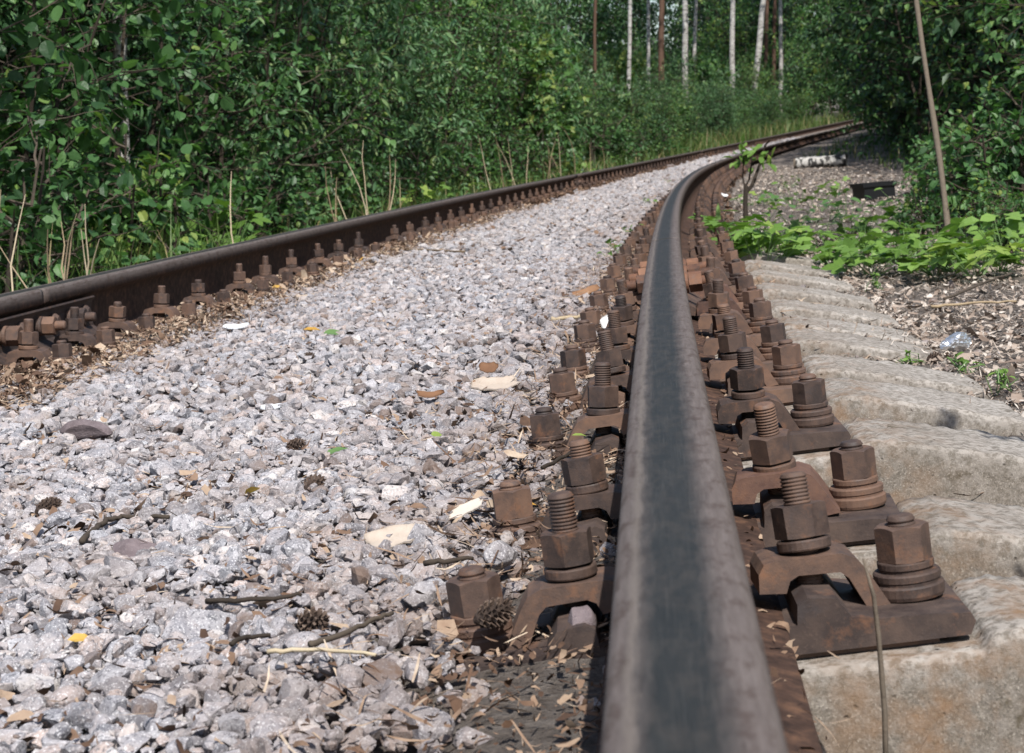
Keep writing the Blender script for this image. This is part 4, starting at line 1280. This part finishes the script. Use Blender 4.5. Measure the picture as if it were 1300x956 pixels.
GS = 'bright green seedlings in the sun right of the rail'
for (x, y, n, h, r0, lab) in [(935, 338, 14, .13, .10, 'bright maple seedlings leaning over the rusty nuts of the right rail'), (968, 342, 18, .12, .13, 'bright maple seedlings over the far concrete sleepers, broadest clump'),
                              (992, 330, 10, .09, .10, 'bright maple seedlings at the sapling side of the broad clump'), (912, 322, 8, .13, .06, 'lone bright seedling sprouting beside the bend of the right rail')]:
    seedling(x, y, int(n * 2.2), .05, .082, h * 1.25, lab, GS, spread_r=r0 * 1.15)
SP = [(1060, 345), (1085, 332), (1110, 345), (1140, 338), (1165, 345), (1190, 350), (1215, 345), (1240, 352), (1265, 345), (1100, 315), (1130, 320), (1160, 325), (1185, 330), (1230, 330), (1255, 325), (1280, 335), (1075, 300), (1050, 318), (1285, 312), (1145, 305)]
for i, (x, y) in enumerate(SP):
    seedling(x, y + random.uniform(-3, 3), random.randint(14, 20), .045, .08, random.uniform(.07, .15), 'bright green low seedling clump around the foot of the thin bare trunk', 'seedling carpet around the thin trunk', OV if i % 3 == 0 else PAL, spread_r=.13)
SP2 = [(985, 258), (1010, 262), (1035, 272), (1075, 285), (955, 265), (1000, 240), (1050, 285), (965, 300), (985, 305), (1010, 292), (1058, 250), (1150, 272)]
for i, (x, y) in enumerate([(1180, 306), (1250, 312), (1285, 318)]):
    s, o = at_px(x, y)
    shrub('low', s, o, random.uniform(.38, .6), 'small upright leafy plant among the bright seedlings by the thin trunk', 'upright plants among the seedlings', 'low_plant', 'plant')
for i, (x, y) in enumerate(SP2):
    seedling(x, y, random.randint(9, 15), .04, .07, random.uniform(.08, .16), 'green seedling clump on the sunny litter behind the forked sapling', 'seedlings behind the forked sapling', OV if i % 2 else PAL, M_LEAF_BRIGHT if i % 3 else M_LEAF_OVAL, spread_r=.15)
for (x, y, n, h, lab) in [(1155, 470, 10, .035, 'tiny green weed on the concrete sleeper edge'), (1228, 474, 8, .03, 'tiny green weed growing right of the sleepers by the foil'), (1276, 492, 12, .035, 'tiny green weed at the right picture edge'), (1112, 365, 10, .04, 'tiny green weed beside the litter above the sleepers')]:
    seedling(x, y, n, .014, .024, h, lab, 'tiny weeds on the sleepers', OV, M_LEAF_BRIGHT, -.25, .035, 'weed', 'weed')
for (x, y, n, h, lab) in [(788, 318, 14, .05, 'little green weed in the gravel left of the bend'), (800, 300, 10, .05, 'little pale weed in the gravel farther along the bend'), (826, 262, 12, .06, 'little weed beside the crest of the bend'), (845, 235, 8, .06, 'faint weed in the far gravel of the bend'), (778, 330, 7, .04, 'smallest weed against the bolts of the bend')]:
    seedling(x, y, n, .022, .04, h, lab, 'weeds in the gravel', OV, M_LEAF_BRIGHT, -.18, .06, 'weed', 'weed')
# bright weeds behind the left rail
for i, px in enumerate([240, 270, 490, 510, 530, 550, 565, 590, 765, 790, 800, 640]):
    o = -2.0 - random.uniform(0, .3); s = s_at(px, o)
    lab = 'bright green weed clump at the foot of the bushes behind the left rail'
    seedling(0, 0, 26, .05, .10, random.uniform(.25, .38), lab, 'bright weeds behind the left rail', PAL if i % 2 else OV, M_LEAF_BRIGHT if i % 2 else M_LEAF_OVAL, loc=W(s, o, GV(s, o)), spread_r=.28, name='weed', cat='weed')

for i, px in enumerate(range(10, 860, 42)):
    o = -2.32 - random.uniform(0, .4); s = s_at(px + random.uniform(-15, 15), o)
    shrub(random.choice(['low', 'low', 'lowbright']), s, o, random.uniform(.8, 1.3) * (1 + s / 60), 'low leafy plant at the foot of the bushes behind the left rail', 'low plants behind the left rail', 'low_plant', 'plant')
for i, (px, py) in enumerate([(1190, 280), (1225, 285), (1250, 290), (1275, 300), (1180, 245), (1215, 262), (1240, 270), (1285, 280), (1165, 205)]):
    s, o = at_px(px, py)
    shrub('low', s, o, random.uniform(.7, 1.1), 'low leafy plant on the shady verge right of the track', 'low plants on the right verge', 'low_plant', 'plant')

# broad-bladed plant with a scrap of paper
p = at(912, 312, -.235)
e = empty('broad_bladed_plant', p, label='broad-bladed bright plant with a white paper scrap beside the bend', cat='plant')
def blade(e, a, l, w, rise, fall, m, tone, name='blade'):
    k = 8; t = np.linspace(0, 1, k)
    x = l * t * .8; z = rise * t - fall * t ** 2.2; ww = w * np.sin(np.clip(t * .93 + .07, 0, 1) * PI) ** .7
    c = np.array([math.cos(a), math.sin(a)]); n = np.array([-c[1], c[0]])
    V = []
    for i in range(k):
        for sg in (-1, 0, 1): V.append((x[i] * c[0] + n[0] * ww[i] * sg, x[i] * c[1] + n[1] * ww[i] * sg, z[i] + (.25 * ww[i] if sg else 0)))
    f = []
    for i in range(k - 1):
        for j in (0, 1): f.append((i * 3 + j, i * 3 + j + 1, i * 3 + 4 + j, i * 3 + 3 + j))
    mb = MB(); mb.add(V, f, tone); return ob(name, mb.mesh(name, m, True), e)
for a, l, r1, f1_ in [(3.3, .14, .14, .05), (0.1, .15, .22, .16), (1.4, .12, .22, .03), (4.6, .10, .15, .06), (2.5, .10, .20, .06)]:
    blade(e, a, l, .013, r1, f1_, M_LEAF_BRIGHT, random.uniform(.3, .6))

# ------------------------------------------------------------------ grass behind the left rail and dry stalks
def grass(name, spots, label):
    Vs, Fs, Ts, n = [], [], [], 0
    for (s0, s1, o0, o1, num, h0, h1, dry) in spots:
        s = rng.uniform(s0, s1, num); o = rng.uniform(o0, o1, num)
        P = W(s, o, ground_z(s, o)); h = rng.uniform(h0, h1, num); a = rng.uniform(0, 2 * PI, num); b = rng.uniform(.1, .8, num)
        w = rng.uniform(.0015, .004, num) * (1 + s / 30)
        t = np.array([0, .35, .7, 1.0])
        cx = np.cos(a)[:, None]; cy = np.sin(a)[:, None]
        X = P[:, 0:1] + cx * b[:, None] * h[:, None] * t ** 2 + LEAN * h[:, None] * t; Y = P[:, 1:2] + cy * b[:, None] * h[:, None] * t ** 2; Z = P[:, 2:3] + h[:, None] * (t - .3 * b[:, None] * t ** 3)
        wt = w[:, None] * np.array([1, 1, .7, .1])
        C = np.stack([X, Y, Z], -1); sd = np.stack([-cy * wt, cx * wt, 0 * wt], -1)
        V = np.stack([C - sd, C + sd], 2).reshape(num, 8, 3)
        Fq = np.array([[0, 1, 3, 2], [2, 3, 5, 4], [4, 5, 7, 6]])
        Vs.append(V.reshape(-1, 3)); Fs.append((Fq[None] + (np.arange(num) * 8)[:, None, None] + n).reshape(-1, 4)); n += num * 8
        tone = np.clip(rng.normal(.42, .2, num), 0, .9); tone[rng.uniform(0, 1, num) < dry] = 1.0
        Ts.append(np.repeat(tone, 8))
    o = ob(name, me_np(name, np.concatenate(Vs), [np.concatenate(Fs)], M_GRASS, {'tone': np.concatenate(Ts)}, True))
    tag(o, label, 'grass', None, 'stuff')

grass('grass', [(4, 12, -2.7, -1.85, 600, .12, .40, .2), (6.5, 8.6, -2.5, -1.95, 600, .22, .48, .04), (12, 24, -2.8, -1.85, 1300, .15, .5, .2), (24, 45, -3.0, -1.9, 1600, .2, .6, .2), (45, 85, -3.2, -1.9, 3000, .3, .9, .15),
                (9, 30, 2.0, 3.2, 700, .06, .22, .15), (30, 70, .9, 2.6, 800, .08, .25, .15)], 'green grass growing along both edges of the track')

GD = 'dry stalks standing behind the left rail'
dry = [(88, 352, -8, 70), (93, 352, 2, 80), (97, 350, -3, 62), (101, 349, 4, 90), (106, 350, 0, 58), (82, 345, -22, 55), (30, 345, 3, 95), (8, 352, -5, 110), (112, 342, 14, 40), (306, 300, -14, 82), (470, 262, -36, 72), (476, 262, -14, 85), (468, 265, -50, 52),
       (484, 258, 10, 62), (478, 262, 25, 60), (440, 272, -28, 60), (432, 274, -6, 50), (640, 232, -12, 62), (632, 236, -25, 66), (650, 232, -6, 56), (668, 226, 3, 40), (660, 230, -30, 50), (704, 221, 2, 44), (690, 222, 6, 38), (714, 220, -6, 52), (722, 218, -40, 30), (730, 219, -18, 60), (741, 216, 8, 34), (727, 219, -34, 36), (760, 212, 4, 26), (56, 356, -60, 50), (20, 330, 35, -1)]
for i, (x, yb, dx, hp) in enumerate(dry):
    if hp < 0: continue
    o = -1.74 - random.uniform(0, .16); s = s_at(x, o)
    d = project(W(s, o, -.2))[2]; yb2 = project(W(s, o, -.2))[1]
    e0 = cam_pt(x, yb2 + 8, d); tip = cam_pt(x + dx, yb - hp, d + random.uniform(-.15, .15))
    dv = tip - e0; kt = np.array([0, .2, .4, .6, .8, 1.0]); bend_ = rng.normal(0, .05, 3) * np.linalg.norm(dv)
    PT = e0 + kt[:, None] * dv + (np.sin(kt * PI)[:, None]) * bend_ + rng.normal(0, .004, (6, 3)) * (kt[:, None] > 0)
    mb = MB(); mb.tube(PT - e0, np.array([2.9, 2.6, 2.3, 2.0, 1.5, .8]) * .0012 * (1 + d * .03), 5, random.choice((.2, .4, .6, .8, .95)), True)
    k = 'tall' if hp > 65 else ('medium' if hp > 48 else 'short')
    side = 'in the upright bundle near the left picture edge' if x < 115 else ('below the willow bushes' if x < 500 else ('in the brown tangle before the maple bush' if x < 680 else 'near the far rail joint'))
    lean = 'leaning left' if dx < -10 else ('leaning right' if dx > 8 else 'upright')
    q = ob('dry_stalk', mb.mesh('dry_stalk', M_STRAW), None, e0); tag(q, '%s %s dry stalk %s' % (k, lean, side), 'stalk', GD)

# ------------------------------------------------------------------ log, crate
p = at(1012, 215, -.25); q = at(1075, 213, -.25)
ax = Vector(W(*[float(v) for v in so(p.x, p.y)], -.25 + .075)); d0 = project(ax)[2]
dirv = Vector((.93, -.30, 0)).normalized()
e = empty('fallen_log', ax, label='short fallen birch log with black and white bark lying on the verge', cat='log')
n = 18; L0 = .72
pts = np.array([tuple(dirv * t) for t in np.linspace(0, L0, 8)])
mb = MB(); mb.tube(pts, .088 + .004 * np.sin(np.arange(8)), n, .5, False); ob('bark', mb.mesh('bark', M_LOG, True), e)
mb = MB(); mb.tube(np.array([tuple(dirv * -.03), tuple(dirv * .06)]), [.08, .0895], n, .5); ob('cut_end', mb.mesh('cut_end', M_LIGHTBARK), e)

p = at(1110, 255, -.26)
e = empty('black_crate', p, Matrix.Rotation(.35, 3, 'Z'), label='small black plastic crate half hidden by leaves on the right verge', cat='crate')
bm = bmesh.new()
w, dd, h, t = .115, .09, .12, .005
for (x0, x1, y0, y1, z0, z1) in [(-w, w, -dd, dd, 0, t), (-w, w, -dd, -dd + t, t, h), (-w, w, dd - t, dd, t, h), (-w, -w + t, -dd + t, dd - t, t, h), (w - t, w, -dd + t, dd - t, t, h)]:
    prism(bm, [(x0, z0), (x1, z0), (x1, z1), (x0, z1)], y0, y1)
ob('box', bm_mesh('box', bm, M_CRATE), e)
bm = bmesh.new()
for (x0, x1, y0, y1) in [(-w - .012, w + .012, -dd - .012, -dd - .001), (-w - .012, w + .012, dd + .001, dd + .012), (-w - .012, -w - .001, -dd, dd), (w + .001, w + .012, -dd, dd)]:
    prism(bm, [(x0, h - .02), (x1, h - .02), (x1, h + .006), (x0, h + .006)], y0, y1)
ob('rim', bm_mesh('rim', bm, M_CRATE, .002), e)

# ------------------------------------------------------------------ small things on the ground
def on_bed(px, py, up=0.0): return at(px, py, -.172) + Vector((0, 0, up))


def ragged_sheet(px, py, l, w, m, label, name, cat, yaw=0.0, curl=.3, tilt=(0, 0), tone=.6, up=.012, z=None, seed=0, group=None, under=None, thick=.0012):
    r = r_(900 + seed); nu, nv = 12, 8
    u = np.linspace(-.5, .5, nu); v = np.linspace(-.5, .5, nv)
    U, Vv = np.meshgrid(u, v, indexing='ij')
    env = np.interp(U, [-.5, -.3, 0, .3, .5], [r.uniform(.2, .7), 1, r.uniform(.8, 1.1), r.uniform(.7, 1.1), r.uniform(.15, .6)])
    X = U * l + r.normal(0, .02, U.shape) * l; Y = Vv * w * env + .06 * w * np.sin(U * 9 + seed) + r.normal(0, .03, U.shape) * w
    Z = curl * (U ** 2) * l * .8 + curl * (Vv ** 2) * w * 1.6 * np.where(Vv > 0, 1, .4) + r.normal(0, .01, U.shape) * w
    V = np.stack([X, Y, Z], -1).reshape(-1, 3)
    Vb = V - [0, 0, thick]
    a = np.arange(nu - 1)[:, None] * nv; j = np.arange(nv - 1)[None, :]
    Fq = np.stack([a + j, a + nv + j, a + nv + j + 1, a + j + 1], -1).reshape(-1, 4)
    border = [(i, 0) for i in range(nu)] + [(nu - 1, j) for j in range(1, nv)] + [(i, nv - 1) for i in range(nu - 2, -1, -1)] + [(0, j) for j in range(nv - 2, 0, -1)]
    bi = [i * nv + j for i, j in border]; k = nu * nv
    rim = np.array([(bi[i], bi[(i + 1) % len(bi)], bi[(i + 1) % len(bi)] + k, bi[i] + k) for i in range(len(bi))])
    me = me_np(name, np.concatenate([V, Vb]), [np.concatenate([Fq, Fq[:, ::-1] + k, rim])], m, {'tone': np.full(2 * k, tone)}, True)
    if under is not None:
        me.materials.append(under)
        idx = np.zeros(len(me.polygons), np.int32); idx[len(Fq):2 * len(Fq)] = 1; me.polygons.foreach_set('material_index', idx)
    p = (on_bed(px, py) if z is None else at(px, py, z)) + Vector((0, 0, up))
    o = ob(name, me); o.matrix_world = Matrix.Translation(p) @ Matrix.Rotation(yaw, 4, 'Z') @ Matrix.Rotation(tilt[0], 4, 'X') @ Matrix.Rotation(tilt[1], 4, 'Y')
    tag(o, label, cat, group); return o


ragged_sheet(503, 697, .062, .034, M_BIRCHBARK, 'cream birch bark piece on the gravel near the big anchor nuts', 'bark_piece', 'bark', .45, .25, (.35, -.1), .55, .012, seed=1, under=M_BARKIN)
ragged_sheet(592, 660, .05, .016, M_BIRCHBARK, 'thin white bark strip pointing at the second inner nut', 'bark_piece', 'bark', .9, .15, (.3, -.25), .8, .012, seed=2, under=M_BARKIN)
ragged_sheet(628, 496, .085, .05, M_BIRCHBARK, 'pale curled bark piece with a brown patch in the middle of the gravel', 'bark_piece', 'bark', .35, .2, (.30, 0), .5, .010, seed=3, under=M_BARKIN)
ragged_sheet(622, 483, .035, .03, M_BARKIN, 'dark brown bark scale on top of the pale bark in the gravel', 'bark_piece', 'bark', .3, .3, (.5, 0), .25, .022, seed=4)
ragged_sheet(548, 510, .045, .022, M_BARKIN, 'brown curled bark scrap left of the pale bark piece', 'bark_piece', 'bark', .1, .5, (.2, 0), .35, .010, seed=5)
ragged_sheet(745, 376, .075, .035, M_BARKIN, 'reddish bark flake by the inner bolts near the joint', 'bark_piece', 'bark', .4, .2, (.5, -.3), .55, .012, seed=6)
ragged_sheet(712, 244, .16, .09, M_PAPER, 'white paper scrap lying by the far left rail', 'paper_scrap', 'paper', .2, .4, (.3, .0), .9, .02, seed=7)
ragged_sheet(781, 415, .085, .040, M_PAPER, 'white paper strip stuck between two bolts on the inner side of the right rail', 'paper_scrap', 'paper', .7, .1, (.9, 0), .9, .012, seed=8)
ragged_sheet(345, 525, .035, .022, M_PAPER, 'whitish paper bit lying alone on the gravel', 'paper_scrap', 'paper', .1, .3, (.2, 0), .7, .010, seed=9)
ragged_sheet(300, 420, .07, .03, M_PAPER, 'white scrap on the gravel below the left rail', 'paper_scrap', 'paper', .2, .3, (.3, 0), .7, .010, seed=10)
ragged_sheet(921, 267, .05, .03, M_PAPER, 'small white paper scrap held in the broad-bladed plant', 'paper_scrap', 'paper', .2, .5, (.5, .3), .8, .10, z=-.235, seed=11)
ragged_sheet(388, 381, .06, .035, M_BIRCHBARK, 'beige bark scrap at the edge of the litter by the left rail', 'bark_piece', 'bark', .3, .3, (.2, 0), .35, .010, seed=12)

# dead and green leaves
def leafthing(px, py, size, leaf, m, tone, label, cat='leaf', yaw=0.0, tilt=(.2, 0), up=.012, z=None, name='fallen_leaf', wscale=1.0):
    lv, lf = leaf; mb = MB(); V = lv * [1, wscale, 1] * size; V[:, 0] -= size / 2
    for f in lf:
        pass
    faces = [tuple(x) for f in lf for x in f]
    mb.add(V, faces, tone)
    o = ob(name, mb.mesh(name, m))
    p = (on_bed(px, py) if z is None else at(px, py, z)) + Vector((0, 0, up + (.007 if z is None else 0)))
    o.matrix_world = Matrix.Translation(p) @ Matrix.Rotation(yaw, 4, 'Z') @ Matrix.Rotation(tilt[0], 4, 'X') @ Matrix.Rotation(tilt[1], 4, 'Y')
    tag(o, label, cat, 'fallen leaves on the gravel')


leafthing(428, 589, .038, LAN, M_GREENLEAF, .6, 'long green leaf tilted up on the gravel', yaw=.6, tilt=(.3, -.3), wscale=1.3)
leafthing(556, 568, .016, OVB, M_LEAF_BRIGHT, .95, 'small round lime green leaf on the gravel', yaw=.3, tilt=(.5, 0))
leafthing(425, 432, .05, OVB, M_GREENLEAF, .8, 'pale green leaf lying flat on the gravel', yaw=.1, tilt=(.25, 0))
leafthing(397, 427, .045, LAN, M_YELLOW, .6, 'orange yellow leaf on the gravel next to the pale green leaf', yaw=.2, tilt=(.4, 0), wscale=1.4)
leafthing(335, 359, .06, OV, M_YELLOW, .35, 'orange leaf in the litter below the left rail', yaw=.8, tilt=(.5, 0))
leafthing(353, 371, .04, OV, M_YELLOW, .7, 'small yellow leaf below the orange one at the left rail', yaw=.3, tilt=(.4, 0))
leafthing(466, 335, .07, OV, M_YELLOW, .75, 'mustard leaf with dark spots near the left rail', yaw=.3, tilt=(.4, 0))
leafthing(355, 492, .022, OV, M_LITTER, .5, 'orange brown leaf bit in the middle of the gravel', yaw=.5, tilt=(.4, 0))
leafthing(322, 642, .026, OV, M_YELLOW, .6, 'curled golden leaf beside a small dark stone', yaw=2.6, tilt=(.4, .3))
leafthing(105, 838, .022, OV, M_YELLOW, .55, 'golden leaf scrap at the lower left', yaw=.3, tilt=(.4, 0))
leafthing(668, 660, .026, LAN, M_YELLOW, .45, 'orange leaf scrap beside the second inner nut', yaw=.1, tilt=(.4, 0), wscale=1.3)
leafthing(533, 664, .02, OV, M_LITTER, .45, 'brown round leaf above the cream bark', yaw=.1, tilt=(.4, 0))
leafthing(971, 497, .02, OV, M_YELLOW, .9, 'tiny yellow leaf on the baseplate of the third fastening', yaw=.1, tilt=(.1, 0), z=-.185)
leafthing(736, 563, .02, LAN, M_LEAF_BRIGHT, .8, 'small green leaf beside the inner clamp nuts', yaw=.2, tilt=(.3, 0), z=-.16, wscale=1.4)

# pine cones
def cone_mesh(k):
    r = r_(k); mb = MB()
    mb.add(*lathe([(.002, 0), (.007, .004), (.0095, .012), (.0085, .022), (.005, .031), (.001, .036)], 12), .05)
    N = 58; ga = 2.39996
    for i in range(N):
        t = (i + .5) / N; z = .003 + .033 * t; rr = .0135 * math.sin(PI * (t * .82 + .13)) ** .8 + .002; a = i * ga
        c, s_ = math.cos(a), math.sin(a); wd = .0042 * (1 - .45 * t); th = .0015
        ro, zi = rr, z + .0035
        P = [(rr * .35, -wd * .5, z - th), (rr * .35, wd * .5, z - th), (ro, wd, zi - th), (ro + .0014, 0, zi + .0003), (ro, -wd, zi - th), (rr * .35, 0, z + th * .4), (ro * .96, 0, zi + th * 1.2)]
        V = [(x * c - y * s_, x * s_ + y * c, zz) for x, y, zz in P]
        mb.add(V, [(0, 1, 2, 3, 4)[::-1], (0, 5, 1), (1, 5, 6, 2), (2, 6, 3), (3, 6, 4), (4, 6, 5, 0)], r.uniform(.25, .8))
    return mb.mesh('pine_cone', M_CONE)


CM = [cone_mesh(1), cone_mesh(2)]
for i, (x, y, k, ya, lab, z) in enumerate([(391, 462, 1.0, .4, 'brown pine cone alone in the middle of the gravel', None), (62, 656, .95, .5, 'pine cone on the gravel at the left picture edge', None), (376, 577, .9, -.2, 'dark pine cone above the long green leaf', None),
                                           (399, 628, 1.0, .9, 'dark pine cone below the long green leaf', None), (398, 806, .95, -.6, 'open pine cone low in the gravel, beside a twig', None), (628, 797, 1.0, .2, 'grey pine cone lying against the nearest inner nut', -.165), (1186, 462, .9, .2, 'dark pine cone in the litter behind the foil', -.25)]):
    o = ob('pine_cone', CM[i % 2]); p = (on_bed(x, y) if z is None else at(x, y, z)) + Vector((0, 0, .012))
    o.matrix_world = Matrix.Translation(p) @ Matrix.Rotation(ya, 4, 'Z') @ Matrix.Rotation(1.3, 4, 'Y') @ Matrix.Translation((0, 0, -.018 * k)) @ Matrix.Diagonal((k * .8, k * .8, k * .92, 1))
    tag(o, lab, 'pine cone', 'pine cones on the ground')

# larger single stones
def big_stone(px, py, l, w, h, m, label, yaw, seed, z=None, up=0.0):
    r = r_(700 + seed); V, Fc = ico(4)
    for _ in range(13):
        d = r.normal(0, 1, 3); d /= np.linalg.norm(d); k = r.uniform(.5, .85)
        V -= np.clip(V @ d - k, 0, None)[:, None] * d
    V += .012 * np.sin(V * 9 + seed)[:, [1, 2, 0]]
    V /= np.abs(V).max(0); V *= [l / 2, w / 2, h / 2]
    me = me_np('loose_stone', V, [Fc], m, {'tone': np.full(len(V), .3)}, False)
    o = ob('loose_stone', me); p = on_bed(px, py) + Vector((0, 0, h * .30 + up))
    o.matrix_world = Matrix.Translation(p) @ Matrix.Rotation(yaw, 4, 'Z') @ Matrix.Rotation(r.uniform(-.15, .15), 4, 'X')
    tag(o, label, 'stone', 'larger stones in the gravel')


big_stone(112, 556, .088, .06, .042, M_PURPLE, 'large flat purple-grey stone at the left of the gravel', .1, 1)
big_stone(175, 716, .072, .05, .034, M_PURPLE, 'flat purple-grey stone below the crooked twig', -.1, 2)
big_stone(380, 716, .034, .036, .032, M_STONE, 'dark grey pointed stone in the lower gravel', .4, 3)
big_stone(262, 808, .058, .045, .034, M_STONE, 'broad pale granite stone at the bottom of the gravel', .2, 4)
big_stone(120, 745, .042, .034, .028, M_STONE, 'rounded whitish stone left of the flat purple stone', .8, 5)
big_stone(640, 716, .040, .034, .030, M_STONE, 'pinkish granite stone between the two nearest inner nuts', .3, 6)
big_stone(160, 838, .045, .034, .026, M_STONE, 'pale stone at the bottom left edge of the gravel', .5, 7)
big_stone(535, 768, .040, .032, .026, M_STONE, 'grey stone left of the nearest inner nut', .6, 8)
big_stone(735, 800, .030, .028, .030, M_PURPLE, 'rounded brown stone under the nearest inner clamp', .2, 9, up=-.004)

# twigs
def twig(pix, r0, m, tone, label, z=-.165, up=.012, group='twigs and sticks on the ground'):
    pts = np.array([tuple(at(x, y, z) + Vector((0, 0, up))) for x, y in pix]); o0 = pts.mean(0)
    k = np.linspace(0, len(pts) - 1, len(pts) * 4); P = np.stack([np.interp(k, range(len(pts)), pts[:, i]) for i in range(3)], 1)
    P += rng.normal(0, r0 * .25, P.shape)
    mb = MB(); mb.tube(P - o0, np.linspace(r0, r0 * .65, len(P)), 7, tone)
    o = ob('twig', mb.mesh('twig', m, True), None, tuple(o0)); tag(o, label, 'twig', group); return o


twig([(105, 700), (122, 684), (140, 672), (160, 667), (215, 670)], .0038, M_BARK, .55, 'crooked dark twig with a pale cut end on the left gravel')
twig([(262, 779), (300, 779), (350, 776), (385, 772)], .0026, M_BARK, .25, 'straight black twig lying across the lower gravel')
twig([(295, 835), (320, 826), (345, 824)], .0024, M_BARK, .2, 'short black twig just below the straight black one')
twig([(340, 846), (400, 843), (480, 850)], .0022, M_STRAW, .9, 'pale straw twig at the bottom of the gravel')
twig([(395, 838), (430, 826), (470, 806), (500, 795)], .0028, M_BARK, .75, 'grey twig rising to the right beside the open pine cone')
twig([(540, 730), (575, 728), (600, 722)], .003, M_BARK, .45, 'dark twig behind the nearest inner nut')
twig([(700, 412), (745, 408)], .006, M_STRAW, .7, 'pale stick pointing at the inner nuts')
twig([(400, 296), (425, 318), (418, 316)], .003, M_STRAW, .7, 'thin pale stick leaning on the left rail litter', up=.02)
twig([(470, 321), (530, 320), (590, 323)], .006, M_STRAW, .15, 'long brown stick in the litter along the left rail')
twig([(690, 605), (720, 590), (735, 584)], .0028, M_BARK, .2, 'dark twig beside the second inner nut')
twig([(785, 338), (830, 334)], .004, M_BARK, .8, 'grey stick near the joint bolts', z=-.17)
twig([(1182, 395), (1230, 391), (1290, 388)], .004, M_STRAW, .5, 'long dry stick on the litter at the right', z=-.25)
twig([(1200, 385), (1260, 360), (1285, 352)], .004, M_BARK, .7, 'brown stick slanting towards the seedlings at the right', z=-.25)
d0 = 1.43
P = np.array([cam_pt(1127, 1062, d0), cam_pt(1122, 900, d0), cam_pt(1113, 800, d0), cam_pt(1106, 750, d0), cam_pt(1092, 702, d0)])
P[:, 1] += np.linspace(0, -.02, 5)
mb = MB(); mb.tube(P - P[0], np.array([1, .95, .85, .75, .4]) * .0022, 8, .4); o = ob('dead_twig', mb.mesh('dead_twig', M_LIGHTBARK, True), None, tuple(P[0]))
tag(o, 'upright brown twig in front of the nearest rail fastening', 'twig', 'twigs and sticks on the ground')
mb = MB(); a = at(25, 476, -.18); b = at(60, 461, -.18); a = np.array(a) + [0, 0, .012]; b = np.array(b) + [0, 0, .014]
mb.tube([a, (a + b) / 2, b], [.009, .0085, .008], 5, .5); o = ob('plastic_strip', mb.mesh('plastic_strip', M_CRATE)); tag(o, 'short black plastic strip on the litter at the left picture edge', 'strip')
a = np.array(at(38, 470, -.18)) + [0, 0, .016]; b = np.array(at(55, 465, -.18)) + [0, 0, .016]
mb = MB(); mb.tube([a, b], [.0022, .0018], 5, .5); o = ob('plastic_straw', mb.mesh('plastic_straw', M_RED)); tag(o, 'thin red plastic straw piece beside the black strip', 'straw')

# crumpled foil
V, Fc = ico(4); r = r_(5)
for _ in range(26):
    d = r.normal(0, 1, 3); d /= np.linalg.norm(d); k = r.uniform(.35, .8); V -= np.clip(V @ d - k, 0, None)[:, None] * d * r.uniform(.7, 1.25)
V += r.normal(0, .02, V.shape); V *= [.048, .032, .030]
o = ob('crumpled_foil', me_np('crumpled_foil', V, [Fc], M_FOIL, None, False)); o.location = at(1210, 448, -.25) + Vector((0, 0, .014))
tag(o, 'crumpled silver foil ball on the brown litter by the sleeper ends', 'foil')

# ------------------------------------------------------------------ light, sky, camera
sun_dir = Vector((0.235, -0.745, 1.0)).normalized()
elev = math.asin(sun_dir.z); az = math.atan2(sun_dir.x, sun_dir.y)
w = bpy.data.worlds.new('World'); sc.world = w; w.use_nodes = True
nt = w.node_tree; bg = nt.nodes['Background']
sky = nt.nodes.new('ShaderNodeTexSky'); sky.sky_type = 'NISHITA'; sky.sun_disc = False
sky.sun_elevation = elev; sky.sun_rotation = az; sky.air_density = 1.0; sky.dust_density = 1.2
nt.links.new(sky.outputs[0], bg.inputs[0]); bg.inputs[1].default_value = 0.10
sl = bpy.data.lights.new('sun', 'SUN'); sl.energy = 4.0; sl.angle = math.radians(.53); sl.color = (1.0, .965, .915)
so_ = bpy.data.objects.new('sun', sl); link(so_); so_.rotation_euler = sun_dir.to_track_quat('Z', 'Y').to_euler(); so_.location = (0, 0, 20)

cam = bpy.data.cameras.new('camera'); co = bpy.data.objects.new('camera', cam); link(co)
M = Matrix(((L_[0], -L_[1], -L_[2]), (T_[0], -T_[1], -T_[2]), (N_[0], -N_[1], -N_[2])))
co.matrix_world = Matrix.Translation(CAM) @ M.to_4x4()
cam.sensor_width = 36.0; cam.lens = F / 1300 * 36.0; cam.shift_y = -45.0 / 1300
cam.clip_start = .05; cam.clip_end = 600
cam.dof.use_dof = True; cam.dof.focus_distance = 2.6; cam.dof.aperture_fstop = 24
sc.camera = co
vs = sc.view_settings; vs.view_transform = 'Standard'; vs.look = 'None'; vs.exposure = 0.6; vs.gamma = 1.0; vs.use_curve_mapping = False
cy = sc.cycles
cy.max_bounces = 6; cy.diffuse_bounces = 3; cy.glossy_bounces = 2; cy.transmission_bounces = 3; cy.transparent_max_bounces = 4
cy.use_denoising = True; cy.caustics_reflective = False; cy.caustics_refractive = False
try: cy.denoiser = 'OPENIMAGEDENOISE'
except Exception: pass
